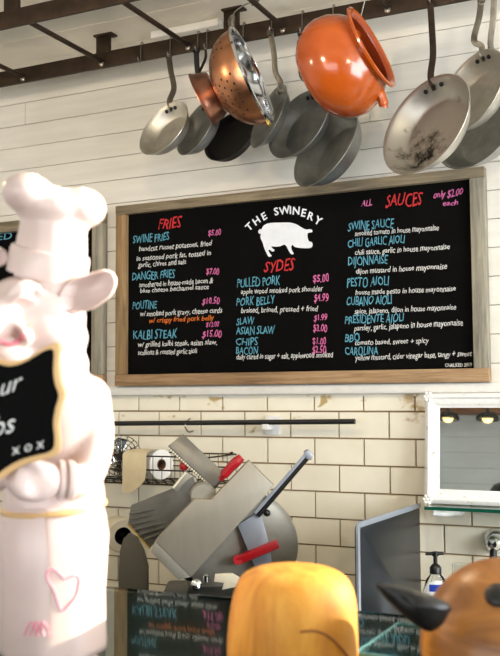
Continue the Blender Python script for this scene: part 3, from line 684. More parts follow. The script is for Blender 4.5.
# ------------------------------------------------------------------ back counter
bc = thing('back_counter', (0.2, -0.33, 0), 'long steel back counter under the tiled wall', 'counter')
obj('worktop', MB().box((XL+0.02, -0.66, zc-0.04), (2.4, -0.006, zc)), M['counter'], bc, bevel=0.004)
obj('cabinet_body', MB().box((XL+0.05, -0.62, 0.1), (2.37, -0.02, zc-0.04)), M['black_matt'], bc, smooth=False)
obj('plinth', MB().box((XL+0.05, -0.56, 0.0), (2.37, -0.02, 0.1)), M['black_matt'], bc, smooth=False)

# ------------------------------------------------------------------ meat slicer
SC = P(215, 525, -0.36); SD = depth(SC)
def sp(x, y, off=0.0): return PD(x, y, SD - off)         # off: metres nearer the viewer than the slicer's mid plane
def slab(pts, thick, off=0.0):
    q = [sp(p[0], p[1], off + (p[2] if len(p) > 2 else 0)) for p in pts]
    return MB().prism(q, FW*thick)
sl = thing('meat_slicer', V((SC.x, SC.y, zc)), 'large steel meat slicer with red handles on the back counter', 'meat slicer')
obj('gauge_plate', slab([(248.6, 461), (273.8, 486), (191, 577), (155, 541), (194, 499.5), (211, 500)], 0.035, 0.06), M['brushed'], sl, bevel=0.0015)
obj('plate_lip', slab([(155, 541), (191, 577), (178.5, 580), (151, 552.5)], 0.03, 0.058), M['cast_alu'], sl, bevel=0.0015)
# ribbed carriage tray
tp = [(131, 505.5, -0.06), (172, 489, -0.03), (193, 477, 0.0), (200, 500, 0.0), (160, 538, 0.005), (150, 548, 0.0), (128, 524, -0.06)]
tray = obj('carriage_tray', slab(tp, 0.012, 0.0), M['shaded_tray_steel'], sl, bevel=0.001)
mb = MB()
for k in range(6):
    f = k/5
    a = (129.5+f*f*14, 514+f*26, -0.056+0.05*f*f); b_ = (183-f*24, 504+f*30, -0.016+0.016*f)
    mb.tube([sp(a[0], a[1], a[2]+0.004), sp(b_[0], b_[1], b_[2]+0.006)], 0.0034, 6)
obj('tray_ribs', mb, M['shaded_tray_steel'], tray)
obj('tray_edge', MB().tube([sp(128, 524, -0.055), sp(149.5, 548.5, 0.004)], 0.003, 6), M['brass'], sl)
# meat grip slab
gp = [(183, 433.5, -0.03), (226, 474, 0.0), (214, 487, 0.012), (168, 445.5, -0.01)]
q = [sp(*p) for p in gp]
nn = (q[1]-q[0]).cross(q[3]-q[0]).normalized()
if nn.dot(FW) < 0: nn = -nn
q2 = (q[2]-q[3]).normalized()
obj('meat_grip', MB().prism(q, (nn*0.6 - UP*0.8).normalized()*0.014), M['shaded_tray_steel'], sl, bevel=0.002)
mb = MB(); side = (nn*0.6 - UP*0.8).normalized()*0.007
for k in range(22):
    p = q[3].lerp(q[2], (k+0.5)/22) + side - FW*0.001
    mb.ball(p, 0.0034, n=8, m=6)
obj('grip_teeth', mb, M['cream_plastic'], sl)
obj('grip_arm', slab([(172.5, 487.5), (185, 471), (196, 478), (200, 497), (176, 492)], 0.02, -0.01), M['cast_alu'], sl, bevel=0.002)
obj('arm_edge', MB().tube([sp(173, 488, 0.008), sp(186, 472, 0.008)], 0.0032, 6), M['cream_plastic'], sl)
mb = MB().lathe([(0.036, -0.02), (0.036, 0.02), (0.03, 0.03), (0, 0.031)], frame_mat(sp(203, 494, 0.0), -FW), 32)
obj('pivot_housing', mb, M['cast_alu'], sl)
obj('pivot_bolt', MB().tube(smooth_line([sp(190, 497, 0.014), sp(191, 490, 0.016), sp(196, 484, 0.016), sp(203, 482, 0.014)], 4), 0.003, 6), M['black'], sl)
obj('red_knob', MB().ball(sp(184, 466, -0.02), 0.013), M['red'], sl)
obj('red_handle', MB().tube(smooth_line([sp(221, 479, 0.045), sp(224, 475, 0.05), sp(232, 466, 0.052), sp(239, 459.5, 0.052), sp(241.5, 457, 0.05)], 4), [0.008]*4+[0.0125]*4+[0.0135]*4+[0.011]*4+[0.004], 14), M['red'], sl)
# blade, guard, deflector
kc = sp(238, 549, 0.0); kr = 61*SD/FPX
kn = vdir(0.10, 0.12, 1.0)
obj('blade_disc', MB().lathe([(0, -0.014), (kr*0.9, -0.014), (kr, -0.004), (kr*0.985, 0.0), (kr*0.9, 0.001), (kr*0.86, 0.005), (kr*0.3, 0.008), (0, 0.008)], frame_mat(kc, kn), 72), M['cast_alu'], sl)
obj('deflector', slab([(237.5, 525, 0.0), (260, 511.5, 0.0), (267, 536, 0.0), (275, 575, 0.01), (258, 575, 0.01)], 0.012, 0.03), M['sky_tinted_steel'], sl, bevel=0.001)
obj('red_handle', slab([(233.5, 558.5), (277, 541), (280, 548.5), (238, 566)], 0.03, 0.06), M['red'], sl, bevel=0.005)
obj('handle_boss', MB().tube([sp(238, 560, 0.06), sp(238, 560, 0.0)], 0.013, 14), M['red'], sl)
rodp = [sp(258, 516, 0.035), sp(309, 456, 0.035)]
obj('slide_rod', MB().tube(rodp, 0.0062, 12), M['black'], sl)
obj('slide_rail', MB().tube([sp(255, 513, 0.045), sp(306.5, 453.5, 0.045)], 0.0042, w=0.003, ref=FW), M['sky_tinted_steel'], sl)
obj('rod_clamp', MB().prism([sp(304, 452.5, 0.05), sp(308, 450, 0.05), sp(313.5, 455.5, 0.05), sp(311, 460.5, 0.05), sp(306.5, 459, 0.05)], FW*0.03), M['sky_tinted_steel'], sl, bevel=0.002)
obj('rod_knob', MB().ball(sp(267, 513, 0.035), (0.010, 0.010, 0.010), n=12, m=8), M['black'], sl)
# base and motor housing
zb_ = P(215, 583, SC.y).z
bx_ = frame_mat((SC.x+0.01, SC.y, zc), (0, 0, 1), hint=V((RT.x, RT.y, 0)))
obj('base', MB().box((-0.15, -0.12, 0.02), (0.30, 0.12, zb_-zc-0.012), mat=bx_), M['black_steel'], sl, bevel=0.012)
for x, y in ((-0.12, -0.09), (0.27, -0.09), (-0.12, 0.09), (0.27, 0.09)):
    obj('foot', MB().lathe([(0.018, 0), (0.016, 0.024)], bx_ @ Matrix.Translation((x, y, 0)), 16), M['black'], sl)
mb = MB().lathe([(0.075, 0.0), (0.075, 0.16), (0.06, 0.185), (0, 0.19)], frame_mat(sp(236, 552, -0.03) , FW), 40)
obj('motor_housing', mb, M['cast_alu'], sl)
obj('pedestal', MB().box((0.0, 0.045, 0.06), (0.12, 0.13, 0.26), mat=bx_), M['black_matt'], sl, bevel=0.01)
obj('carriage_arm', MB().tube(smooth_line([sp(172, 540, 0.03), sp(185, 572, 0.0), sp(205, 584, -0.02)], 6), 0.014, 12), M['black'], sl)
obj('lock_knob', MB().lathe([(0.009, 0), (0.009, 0.016), (0.005, 0.02), (0, 0.02)], frame_mat(sp(206, 581.5, 0.06), (0, 0, 1)), 14), M['chrome'], sl)
obj('dial', MB().lathe([(0.014, 0), (0.014, 0.012), (0.008, 0.016), (0, 0.016)], frame_mat(sp(196, 585, 0.06), vdir(0.2, -0.6, 1)), 16), M['chrome'], sl)
obj('blade_scraper', slab([(215, 574.5), (232, 573.5), (240, 578), (236, 587), (222, 590), (224, 583), (214, 582)], 0.010, 0.10), M['cream_plastic'], sl, bevel=0.0015)

# ------------------------------------------------------------------ steel splash panel, mirror, shelf, soap, tap
pa = P(419.5, 503, -0.03); pz = pa.z
pb = PZ(356, 523, pz)
print('splash', pa, pb)
dirv = (pb-pa); Lp = dirv.length; dh = dirv.normalized(); nrm = dh.cross(V((0, 0, 1))).normalized()
if nrm.dot(CAM-pa) < 0: nrm = -nrm
sroot = thing('splash_panel', V(((pa.x+pb.x)/2, (pa.y+pb.y)/2, zc)), 'upright dark steel splash panel beside the soap on the back counter', 'panel')
rc = 0.022; H = pz-zc
prof = [(0, H)] + [(Lp-rc+rc*math.sin(t), H-rc+rc*math.cos(t)) for t in [k*math.pi/12 for k in range(7)]] + [(Lp, 0), (0, 0)]
pl = [pa + dh*a + V((0, 0, b-H)) for a, b in prof]
obj('sheet', MB().prism(pl, -nrm*0.004), M['dark_steel'], sroot, bevel=0.001)
rim = [pa + dh*a + V((0, 0, b-H)) + nrm*0.002 for a, b in prof[:-1]]
obj('folded_edge', MB().tube([p - (V((0, 0, 1)) if i_ < 3 else dh)*0.006 for i_, p in enumerate(rim)], 0.0065, w=0.003, ref=nrm), M['glint_edge_steel'], sroot)

ym = -0.055
def mpt(u, vv, out=0.0):       # mirror local: u to the right, v up the tilted face
    tl = math.radians(TILT); return MO + V((u, vv*math.sin(tl) - out*math.cos(tl), vv*math.cos(tl) + out*math.sin(tl)))
TILT = 5.6
MO = P(426, 503, -0.055)
mw = P(560, 503, -0.055).x - MO.x; mh = (P(427, 394, -0.02).z - MO.z)/math.cos(math.radians(TILT))
mir = thing('wall_mirror', MO + V((mw/2, 0, 0)), 'wall mirror in a chipped white ornate frame above the glass shelf', 'mirror')
MT = Matrix.Translation(MO) @ Matrix.Rotation(-math.radians(TILT), 4, 'X')
fw = 0.040
obj('mirror_glass', MB().box((fw-0.004, -0.008, fw-0.004), (mw-fw+0.004, -0.003, mh-fw+0.004), mat=MT), M['mirror'], mir, smooth=False)
obj('backing', MB().box((0.004, -0.003, 0.004), (mw-0.004, 0.004, mh-0.004), mat=MT), M['frame_paint'], mir, smooth=False)
def moulding(a, b, inward):
    a = V(a); b = V(b); inward = V(inward); L = (b-a).length; t = (b-a).normalized(); pr = [(0, -0.003), (0, -0.017), (0.006, -0.023), (0.012, -0.024), (0.016, -0.018), (0.020, -0.017), (0.028, -0.016), (0.032, -0.012), (0.040, -0.010), (0.040, -0.003)]
    vs = []
    for e in (0, 1):
        for d_, o_ in pr:
            p = (a if e == 0 else b) + inward*d_ + t*(d_ if e == 0 else -d_); vs.append(MT @ V((p.x, o_, p.z)))
    m = len(pr)
    return MB().add(vs, [(i, (i+1) % m, (i+1) % m+m, i+m) for i in range(m)] + [tuple(range(m)), tuple(range(2*m-1, m-1, -1))])
obj('frame_rail', moulding((0, 0, 0), (0, 0, mh), (1, 0, 0)), M['frame_paint'], mir)
obj('frame_rail', moulding((mw, 0, 0), (mw, 0, mh), (-1, 0, 0)), M['frame_paint'], mir)
obj('frame_rail', moulding((0, 0, 0), (mw, 0, 0), (0, 0, 1)), M['frame_paint'], mir)
obj('frame_rail', moulding((0, 0, mh), (mw, 0, mh), (0, 0, -1)), M['frame_paint'], mir)
for x, z in ((0.010, 0.010), (0.010, mh-0.010), (mw-0.010, 0.010), (mw-0.010, mh-0.010)):
    b = MB()
    for k in range(7):
        a = k*2*math.pi/6; rr = 0.0095 if k < 6 else 0
        b.ball(MT @ V((x+rr*math.cos(a), -0.022, z+rr*math.sin(a))), 0.0058, n=10, m=7)
    obj('corner_rosette', b, M['frame_paint'], mir)

zs_ = P(425, 508, -0.13).z
sx0 = P(424.5, 509, -0.13).x
shf = thing('glass_shelf', V((sx0+mw/2, -0.065, zs_-0.005)), 'thin green-edged glass shelf under the mirror', 'shelf')
obj('shelf_glass', MB().box((sx0, -0.13, zs_-0.004), (sx0+mw+0.06, -0.003, zs_+0.004)), M['glass'], shf, smooth=False)
obj('shelf_edge', MB().box((sx0, -0.1325, zs_-0.0045), (sx0+mw+0.06, -0.1302, zs_+0.0045)), M['glass_edge'], shf, smooth=False)
for x in (sx0+0.05, sx0+mw-0.05):
    obj('shelf_bracket', MB().tube(smooth_line([(x-0.03, -0.115, zs_-0.014), (x, -0.10, zs_-0.016), (x+0.02, -0.05, zs_-0.018), (x+0.02, 0.0, zs_-0.024)], 5), 0.0085, 10), M['white_plastic'], shf)

# soap bottle
YS = -0.16
sc_ = P(436, 590, YS); sc_.z = zc
soap = thing('soap_bottle', sc_, 'clear pump soap bottle with blue and white label on the counter', 'bottle')
zt = P(436, 572, YS).z - zc       # shoulder top
k = zt
prof = [(0.026, 0), (0.031, 0.004), (0.032, 0.03*1), (0.032, k*0.60), (0.030, k*0.74), (0.022, k*0.90), (0.013, k*0.965), (0.0125, k)]
oval = Matrix.Diagonal((1.12, 0.72, 1, 1))
Ms = Matrix.Translation(sc_) @ Matrix.Rotation(0.35, 4, 'Z') @ oval
obj('bottle_body', MB().lathe(prof, Ms, 40), M['clear'], soap)
zp = P(436, 551.5, YS).z - zc
b = MB().lathe([(0.0155, k-0.004), (0.0155, k+0.012), (0.011, k+0.018), (0.0055, k+0.022), (0.0055, zp-0.012)], Matrix.Translation(sc_), 24)
obj('pump_collar', b, M['black'], soap)
b = MB().lathe([(0.009, zp-0.012), (0.009, zp-0.001), (0.006, zp)], Matrix.Translation(sc_), 20)
hd = V((RT.x, RT.y, 0)).normalized()
b.tube([sc_ + V((0, 0, zp-0.005)) + hd*0.022, sc_ + V((0, 0, zp-0.005)), sc_ + V((0, 0, zp-0.006)) - hd*0.026], [0.0045, 0.005, 0.0042], 10)
obj('pump_head', b, M['black'], soap)
def cyl_label(w_, z0_, z1_, off, mat, name, oval_=True, shiftx=0.0, parent=soap, n=14):
    mb = MB(); vs = []; nz = 8
    tocam = CAM - sc_; ac = math.atan2(tocam.y, tocam.x) - 0.35
    for j in range(nz+1):
        t = j/nz; z = z0_+(z1_-z0_)*t; hw = w_*(math.sqrt(max(0.02, 1-(2*t-1)**2)) if oval_ else 1)
        for i in range(n+1):
            a = ac + (2*i/n-1)*hw + shiftx
            vs.append(Ms @ V(((0.0325+off)*math.cos(a), (0.0325+off)*math.sin(a), z)))
    fs = [(j*(n+1)+i, j*(n+1)+i+1, (j+1)*(n+1)+i+1, (j+1)*(n+1)+i) for j in range(nz) for i in range(n)]
    mb.add(vs, fs); return obj(name, mb, mat, parent)
zl1 = P(436, 579, YS).z-zc; zl0 = P(436, 604, YS).z-zc
cyl_label(0.95, zl0, zl1, 0.0006, M['white_plastic'], 'label', shiftx=0.1)
cyl_label(0.55, P(436, 590, YS).z-zc, P(436, 583, YS).z-zc, 0.0012, M['label_blue'], 'label_band', False, shiftx=0.1)
# clear tumbler behind
tc_ = P(462, 590, -0.12); tc_.z = zc; zt2 = P(462, 564, -0.12).z - zc
tag(obj('plastic_tumbler', MB().lathe([(0.022, 0), (0.024, 0.002), (0.026, zt2), (0.0245, zt2), (0.0225, 0.005), (0, 0.005)], Matrix.Translation(tc_), 32), M['clear']), 'clear plastic tumbler behind the soap bottle', 'tumbler')
# tap
tp_ = P(495, 542, -0.02)
tapo = thing('wall_tap', tp_ - V((0, 0, 0.05)), 'round chrome wall tap at the right edge under the shelf', 'tap')
obj('flange', MB().lathe([(0.034, -0.02), (0.034, -0.012), (0.030, -0.004), (0.024, 0.004), (0.0, 0.004)], frame_mat(tp_, (0, -1, 0)), 36), M['chrome'], tapo)
obj('valve_body', MB().lathe([(0.020, 0), (0.022, 0.012), (0.020, 0.03), (0.012, 0.04), (0, 0.042)], frame_mat(tp_, (0, -1, 0)), 32), M['chrome'], tapo)
obj('spout', MB().tube(smooth_line([tp_ + V((0, -0.025, -0.012)), tp_ + V((0, -0.03, -0.05)), tp_ + V((0, -0.06, -0.075)), tp_ + V((0, -0.10, -0.085))], 6), 0.010, 12), M['black'], tapo)

# ------------------------------------------------------------------ glass-topped counter case
HG, YE = 1.26, -1.665
YN = -2.45
case = thing('display_case', (0.4, (YE+YN)/2, 0), 'glass-topped dark display case in front, its top reflecting the menu board', 'display case')
gx0, gx1 = -1.1, 1.55
obj('glass_top', MB().box((gx0, YN, HG-0.010), (gx1, YE, HG)), M['glass'], case, smooth=False)
obj('glass_edge', MB().box((gx0, YE, HG-0.0105), (gx1, YE+0.0016, HG-0.0002)), M['glass_edge'], case, smooth=False)
obj('case_deck', MB().box((gx0+0.02, YN+0.02, HG-0.05), (gx1-0.02, YE-0.012, HG-0.0105)), M['black_matt'], case, smooth=False)
obj('case_body', MB().box((gx0+0.02, YN+0.02, 0.0), (gx1-0.02, YE-0.03, HG-0.05)), M['black_matt'], case, smooth=False)
c0 = PZ(398, 622, HG+0.010); c1 = PZ(356, 651, HG+0.010); c2 = PZ(422, 633, HG+0.010)
e1 = (c1-c0).normalized(); e2 = (c2-c0); e2 = (e2 - e1*e1.dot(e2)).normalized()
print('pane', c0, e1, e2)
pane = thing('glass_plate', V((c0.x, c0.y, HG)), 'square glass plate with a teal edge lying between the wooden carvings', 'plate')
q = [c0, c0+e1*0.125, c0+e1*0.125+e2*0.2, c0+e2*0.2]
obj('plate_glass', MB().prism([p - V((0, 0, 0.0008)) for p in q], (0, 0, -0.0088)), M['glass'], pane, smooth=False)
obj('plate_edge', MB().tube([p + V((0, 0, -0.005)) for p in q], 0.0018, w=0.0046, ref=(0, 0, 1), closed=True), M['teal_edge'], pane, smooth=False)

# ------------------------------------------------------------------ wooden carvings
def at_glass(x, d): 
    p = PD(x, 600, d); return V((p.x, p.y, HG+0.0006))
b0 = at_glass(293, 0.80); hh = PD(293, 567, 0.80).z - HG; rw = 64.5*0.80/FPX
prof = [(0, 0), (rw*0.93, 0), (rw*0.98, 0.004), (rw*1.01, hh*0.25), (rw*1.0, hh*0.45), (rw*0.97, hh*0.66), (rw*0.915, hh*0.80), (rw*0.82, hh*0.90), (rw*0.66, hh*0.96), (rw*0.40, hh*0.995), (0, hh)]
prof = [(p.x, p.y) for p in smooth_line([V((a, b, 0)) for a, b in prof], 3)]
b = MB().lathe([(max(0, a), z) for a, z in prof], frame_mat(b0, (0, 0, 1), hint=V((RT.x, RT.y, 0))), 64)
ob = []
for p in b.v:
    k = noise.noise((p-b0)*22)*0.0016; d_ = p-b0; ob.append(p + V((d_.x, d_.y, 0)).normalized()*k if (d_.x or d_.y) else p)
b.v = ob
wd = thing('wooden_carving', b0, 'smooth rounded honey-yellow wooden block at the bottom centre', 'wood carving')
obj('block', b, M['honey'], wd)
mb = MB(); gl = []
bv = BVHTree.FromPolygons(b.v, b.f)
def project_line(bvh, pts, r_, mbx, closed=False, lift=0.0004):
    out = []
    for x, y in pts:
        d_ = ray(x, y).normalized(); h = bvh.ray_cast(CAM, d_)
        if h[0] is not None: out.append(h[0] - d_*lift)
    if len(out) > 2: mbx.tube(out, r_, 6, closed=closed)
crease = [(p.x, p.y) for p in smooth_line([V((a, c_, 0)) for a, c_ in [(300, 632), (315, 631), (330, 637), (343, 650), (352, 664)]], 6)]
project_line(bv, crease, 0.0011, mb)
obj('carved_groove', mb, plain('dark_groove', (150, 92, 36), 0.6), wd)

# brown carved animal head at the right with a black ear
d2 = 0.735
bc_ = PD(507, 647, d2); rr = 88*d2/FPX
hroot = thing('wooden_animal', V((bc_.x, bc_.y, HG)), 'brown carved wooden animal with a black pointed ear, bottom right', 'wood carving')
mb = MB()
zbot = HG
mb.ball(V((bc_.x, bc_.y, bc_.z)), V((rr*0.98, rr*0.98, rr*1.0)), n=32, m=20)
mb.ball(V((bc_.x, bc_.y, HG+0.035)) + FW*0.0, V((rr*0.93, rr*0.93, 0.036)), n=32, m=12)
def remesh(mb, vox, it=6):
    me = bpy.data.meshes.new('r'); me.from_pydata([tuple(p) for p in mb.v], [], mb.f)
    bm = bmesh.new(); bm.from_mesh(me); bmesh.ops.recalc_face_normals(bm, faces=bm.faces); bm.to_mesh(me); bm.free()
    o = bpy.data.objects.new('r', me); COL.objects.link(o)
    m = o.modifiers.new('r', 'REMESH'); m.mode = 'VOXEL'; m.voxel_size = vox
    m = o.modifiers.new('s', 'SMOOTH'); m.iterations = it; m.factor = 0.5
    dg = bpy.context.evaluated_depsgraph_get(); e = o.evaluated_get(dg); em = e.to_mesh()
    vs = [v.co.copy() for v in em.vertices]; fs = [tuple(p.vertices) for p in em.polygons]
    e.to_mesh_clear(); bpy.data.objects.remove(o); bpy.data.meshes.remove(me); return vs, fs
hv = remesh(mb, 0.0035, 6)
zmin = min(p.z for p in hv[0]); hv = ([V((p.x, p.y, max(p.z, HG+0.0006))) for p in hv[0]], hv[1])
obj('head', hv, M['brown_wood'], hroot)
earp = [(376, 584), (386, 583.5), (402, 587), (420, 591), (438, 598), (451, 607), (447, 617), (441, 626), (430, 632), (418, 627), (404, 616), (392, 605), (382, 594)]
earp = [(p.x, p.y) for p in smooth_line([V((a, c_, 0)) for a, c_ in earp], 3, True)]
mb = MB(); cx_, cy_ = 415, 607; L = len(earp); vs = []
def epd(x): return d2 - 0.045 + (450-x)*0.00005
for sgn in (1, -1):
    for f, th in ((1.0, 0.0), (0.85, 0.0055), (0.5, 0.009), (0.0, 0.0105)):
        for x, y in earp: vs.append(PD(cx_+(x-cx_)*f, cy_+(y-cy_)*f, epd(x) - sgn*th))
fs = []
for s_ in range(2):
    for j in range(3):
        for i in range(L):
            a = (s_*4+j)*L; fs.append((a+i, a+(i+1) % L, a+L+(i+1) % L, a+L+i))
mb.add(vs, fs)
obj('ear', mb, M['black_wood'], hroot, sub=0)
bv = BVHTree.FromPolygons(hv[0], hv[1])
mb = MB()
d_ = ray(498, 595).normalized(); h = bv.ray_cast(CAM, d_)
if h[0] is not None:
    mb.ball(h[0], (0.010, 0.010, 0.005), mat=frame_mat((0, 0, 0), h[1]).to_3x3(), n=16, m=8)
    obj('eye', mb, M['black_wood'], hroot)

# ------------------------------------------------------------------ pig chef statue
DP = 0.80; S_ = DP/FPX
B3 = Matrix(((RT.x, UP.x, -FW.x), (RT.y, UP.y, -FW.y), (RT.z, UP.z, -FW.z)))
def pp_(x, y, t=0.0): return PD(x, y, DP - t)
def blob(mb, x, y, rx, ry, rz, t=0.0, ang=0.0):
    """ellipsoid: half sizes in photo px, t metres nearer the viewer, ang image-plane tilt (deg, counter-clockwise)"""
    a = math.radians(ang); R = Matrix(((math.cos(a), -math.sin(a), 0), (math.sin(a), math.cos(a), 0), (0, 0, 1)))
    mb.ball(pp_(x, y, t), V((rx*S_, ry*S_, rz*S_)), mat=B3 @ R, n=28, m=16)
def limb(mb, pts):
    ps = [pp_(p[0], p[1], p[2]) for p in pts]; q = []; rs = []
    rad = [p[3]*S_ for p in pts]
    c = smooth_line(ps, 5); rr_ = []
    for i in range(len(c)):
        f = i/5; k = min(int(f), len(rad)-2); rr_.append(rad[k]+(rad[k+1]-rad[k])*(f-k))
    mb.tube(c, rr_, 14); mb.ball(c[0], rr_[0], n=14, m=10); mb.ball(c[-1], rr_[-1], n=14, m=10)
pigbase = V((pp_(45, 500).x, pp_(45, 500).y, HG))
pig = thing('pig_chef_statue', pigbase, 'white pig chef statue in a puffed hat at the left, holding a small chalkboard', 'statue')
mb = MB()
blob(mb, 43, 318, 43, 44, 44)                    # head
blob(mb, 20, 302, 30, 26, 36, 0.01)              # brow
blob(mb, 2, 318, 22, 24, 26, 0.03)               # muzzle root
blob(mb, -18, 325, 20, 20, 22, 0.045)            # snout
blob(mb, 56, 338, 32, 26, 36, 0.0)               # cheek
blob(mb, 48, 365, 41, 30, 36)                    # neck
limb(mb, [(8, 292, 0.043, 3), (18, 285, 0.044, 4.5), (30, 284, 0.040, 4.5), (42, 290, 0.032, 3)])   # brow fold
limb(mb, [(12, 301, 0.046, 2.5), (22, 297, 0.045, 3.5), (34, 299, 0.039, 2.5)])   # eyelid
limb(mb, [(14, 322, 0.045, 3), (24, 330, 0.043, 4.5), (28, 342, 0.036, 3.5)])   # cheek fold
blob(mb, 5, 352, 34, 22, 34, 0.015)               # throat
blob(mb, 52, 420, 56, 58, 44)                    # chest
blob(mb, 54, 500, 51, 62, 46)                    # belly
limb(mb, [(88, 398, 0.0, 23), (94, 440, 0.01, 20), (84, 478, 0.03, 17), (55, 480, 0.055, 14), (42, 480, 0.06, 13)])   # arm on the right
limb(mb, [(8, 398, 0.0, 22), (-8, 440, 0.02, 19), (-6, 478, 0.05, 15)])
blob(mb, 34, 481, 27, 20, 16, 0.062)             # mitt
for i, (fx, fy) in enumerate(((16, 468), (13, 476), (14, 485), (19, 493))):
    limb(mb, [(30, fy+1, 0.072, 6.5), (fx+4, fy, 0.078, 6), (fx-3, fy-1, 0.070, 5)])
limb(mb, [(40, 470, 0.07, 7), (34, 462, 0.078, 6), (28, 458, 0.082, 5)])
bodymesh = remesh(mb, 0.0026, 7)
obj('body', bodymesh, M['resin'], pig)
# ears
def ear(pts, cx, cy, t0, name):
    pts = [(p.x, p.y) for p in smooth_line([V((a, c_, 0)) for a, c_ in pts], 3, True)]
    mb = MB(); L = len(pts); vs = []
    prof_ = [(0.0, -0.012), (0.55, -0.012), (0.9, -0.010), (1.0, -0.002), (1.0, 0.005), (0.93, 0.009), (0.82, 0.004), (0.6, -0.003), (0.3, -0.0055), (0.0, -0.006)]
    for f, th in prof_:
        for x, y in pts: vs.append(pp_(cx+(x-cx)*f, cy+(y-cy)*f, t0 + th))
    fs = [(j*L+i, j*L+(i+1) % L, (j+1)*L+(i+1) % L, (j+1)*L+i) for j in range(len(prof_)-1) for i in range(L)]
    mb.add(vs, fs); return obj(name, mb, M['resin'], pig, angle=80)
ear([(58, 296), (66, 283), (84, 275), (104, 269.5), (114, 273), (117, 283), (112, 295), (100, 305), (86, 311.5), (66, 312), (57, 305)], 88, 292, 0.018, 'ear')
ear([(8, 254), (0, 247), (-14, 246), (-26, 255), (-24, 266), (-8, 268), (6, 264)], -8, 257, 0.0, 'ear')
# chef hat
mb = MB()
blob(mb, 29, 194, 26, 20.5, 38, 0.012, -8)
blob(mb, 55, 209, 38, 21.5, 42, 0.0)
blob(mb, 83, 208, 23.5, 20.5, 36, -0.004)
limb(mb, [(54, 224, 0, 33), (52, 244, 0, 36), (51, 262, 0, 36.5), (50, 286, 0, 36)])
hat = remesh(mb, 0.0028, 10)
ho = obj('chef_hat', hat, M['resin'], pig)
mb = MB(); upb = (UP*1.0 + RT*0.0).normalized()
cc = pp_(49, 262, 0)
nb_ = (UP*0.95 + RT*0.2 + FW*-0.12).normalized()
rb2 = 39.5*S_
obj('hat_band', MB().lathe([(rb2*0.9, -0.013), (rb2, -0.0125), (rb2*1.02, -0.004), (rb2*1.01, 0.006), (rb2*0.98, 0.0095), (rb2*0.9, 0.010)], frame_mat(cc, nb_), 56), M['resin'], ho)
# coat skirt / apron
zh = pp_(50, 646).z
mb = MB()
cb = pp_(53, 560)
def ringpt(k, a, y, rx, rz):
    c_ = pp_(k, y); c_ = c_
    return c_ + RT*(rx*S_*math.cos(a)) - FW*(rz*S_*math.sin(a))
rings = [(54, 500, 47.5, 46), (54, 515, 52, 50), (54.5, 535, 54.5, 53), (54, 560, 53.5, 53), (53, 590, 52.5, 52), (53, 620, 53, 53), (53, 640, 54, 54), (53, 646, 53.5, 53.5), (53, 646.5, 50, 50), (53, 630, 48, 48), (53, 600, 47, 47), (54, 540, 48, 47), (54, 515, 46, 44)]
n_ = 56; vs = [ringpt(k, 2*math.pi*i/n_, y, rx*(1+0.012*math.sin(9*2*math.pi*i/n_)), rz*(1+0.012*math.sin(9*2*math.pi*i/n_))) for k, y, rx, rz in rings for i in range(n_)]
fs = [(j*n_+i, j*n_+(i+1) % n_, (j+1)*n_+(i+1) % n_, (j+1)*n_+i) for j in range(len(rings)-1) for i in range(n_)]
mb.add(vs, fs); skirt = obj('coat_skirt', mb, M['resin'], pig, angle=80)
bvs = BVHTree.FromPolygons(vs, fs)
mb = MB()
apx = []
ap = []
for j in range(12):
    y = 510 + (640-510)*j/11
    row = []
    for i in range(13):
        x = (18 - 60) + ( (44 + 6*math.sin(j/11*2.0)) - (18-60))*i/12
        d_ = ray(x, y).normalized(); h = bvs.ray_cast(CAM, d_)
        row.append(h[0] - d_*0.0022 if h[0] is not None else None)
    ap.append(row)
vs2 = []; idx = {}
for j, row in enumerate(ap):
    for i, p in enumerate(row):
        if p is not None: idx[(j, i)] = len(vs2); vs2.append(p)
fs2 = [(idx[(j, i)], idx[(j, i+1)], idx[(j+1, i+1)], idx[(j+1, i)]) for j in range(11) for i in range(12) if all(k in idx for k in ((j, i), (j, i+1), (j+1, i+1), (j+1, i)))]
nv = len(vs2); mb.add(vs2 + [p + FW*0.0035 for p in vs2], fs2 + [tuple(a+nv for a in f)[::-1] for f in fs2])
obj('apron', mb, M['resin'], pig, angle=80)
belt = [ringpt(54, 2*math.pi*i/48, 506 - 3*math.cos(2*math.pi*i/48), 50, 48.5) for i in range(48)]
obj('apron_tie', MB().tube(belt, 0.0026, 8, closed=True), M['tan_edge'], pig)
hp_ = [(48, 571), (52, 569), (58, 572), (65, 579), (72, 576), (79, 577), (79, 586), (76, 596), (69, 605), (62, 611), (58, 602), (54, 590), (48, 580)]
mb = MB(); allm_v = vs + vs2; allm_f = fs + [tuple(a+len(vs) for a in f) for f in fs2]
bv2 = BVHTree.FromPolygons(allm_v, allm_f)
project_line(bv2, [(p.x, p.y) for p in smooth_line([V((a, c_, 0)) for a, c_ in hp_], 4, True)], 0.00065, mb, True)
obj('heart_drawing', mb, M['pink_ink'], skirt)
mb = MB()
for off in (0, 6, 12):
    project_line(bv2, [(24+off, 636), (27+off, 628), (31+off, 622), (35+off, 626), (38+off, 636)], 0.0007, mb)
if mb.v: obj('pink_scribble', mb, M['pink_ink'], pig)
bvb = BVHTree.FromPolygons(bodymesh[0], bodymesh[1])
mb = MB()
project_line(bvb, [(p.x, p.y) for p in smooth_line([V((-6, 338, 0)), V((4, 343, 0)), V((12, 344, 0)), V((20, 340, 0)), V((25, 334, 0))], 5)], 0.002, mb)
if mb.v: obj('mouth', mb, M['pink_skin'], pig)
# cuff bands on the arm
for x in (61, 70):
    c_ = pp_(x, 480, 0.052); ax = vdir(1, 0.05, -0.4)
    obj('cuff', MB().lathe([(17*S_, -0.003), (18.6*S_, -0.002), (18.8*S_, 0.001), (17*S_, 0.003)], frame_mat(c_, ax), 32), M['resin'], pig)
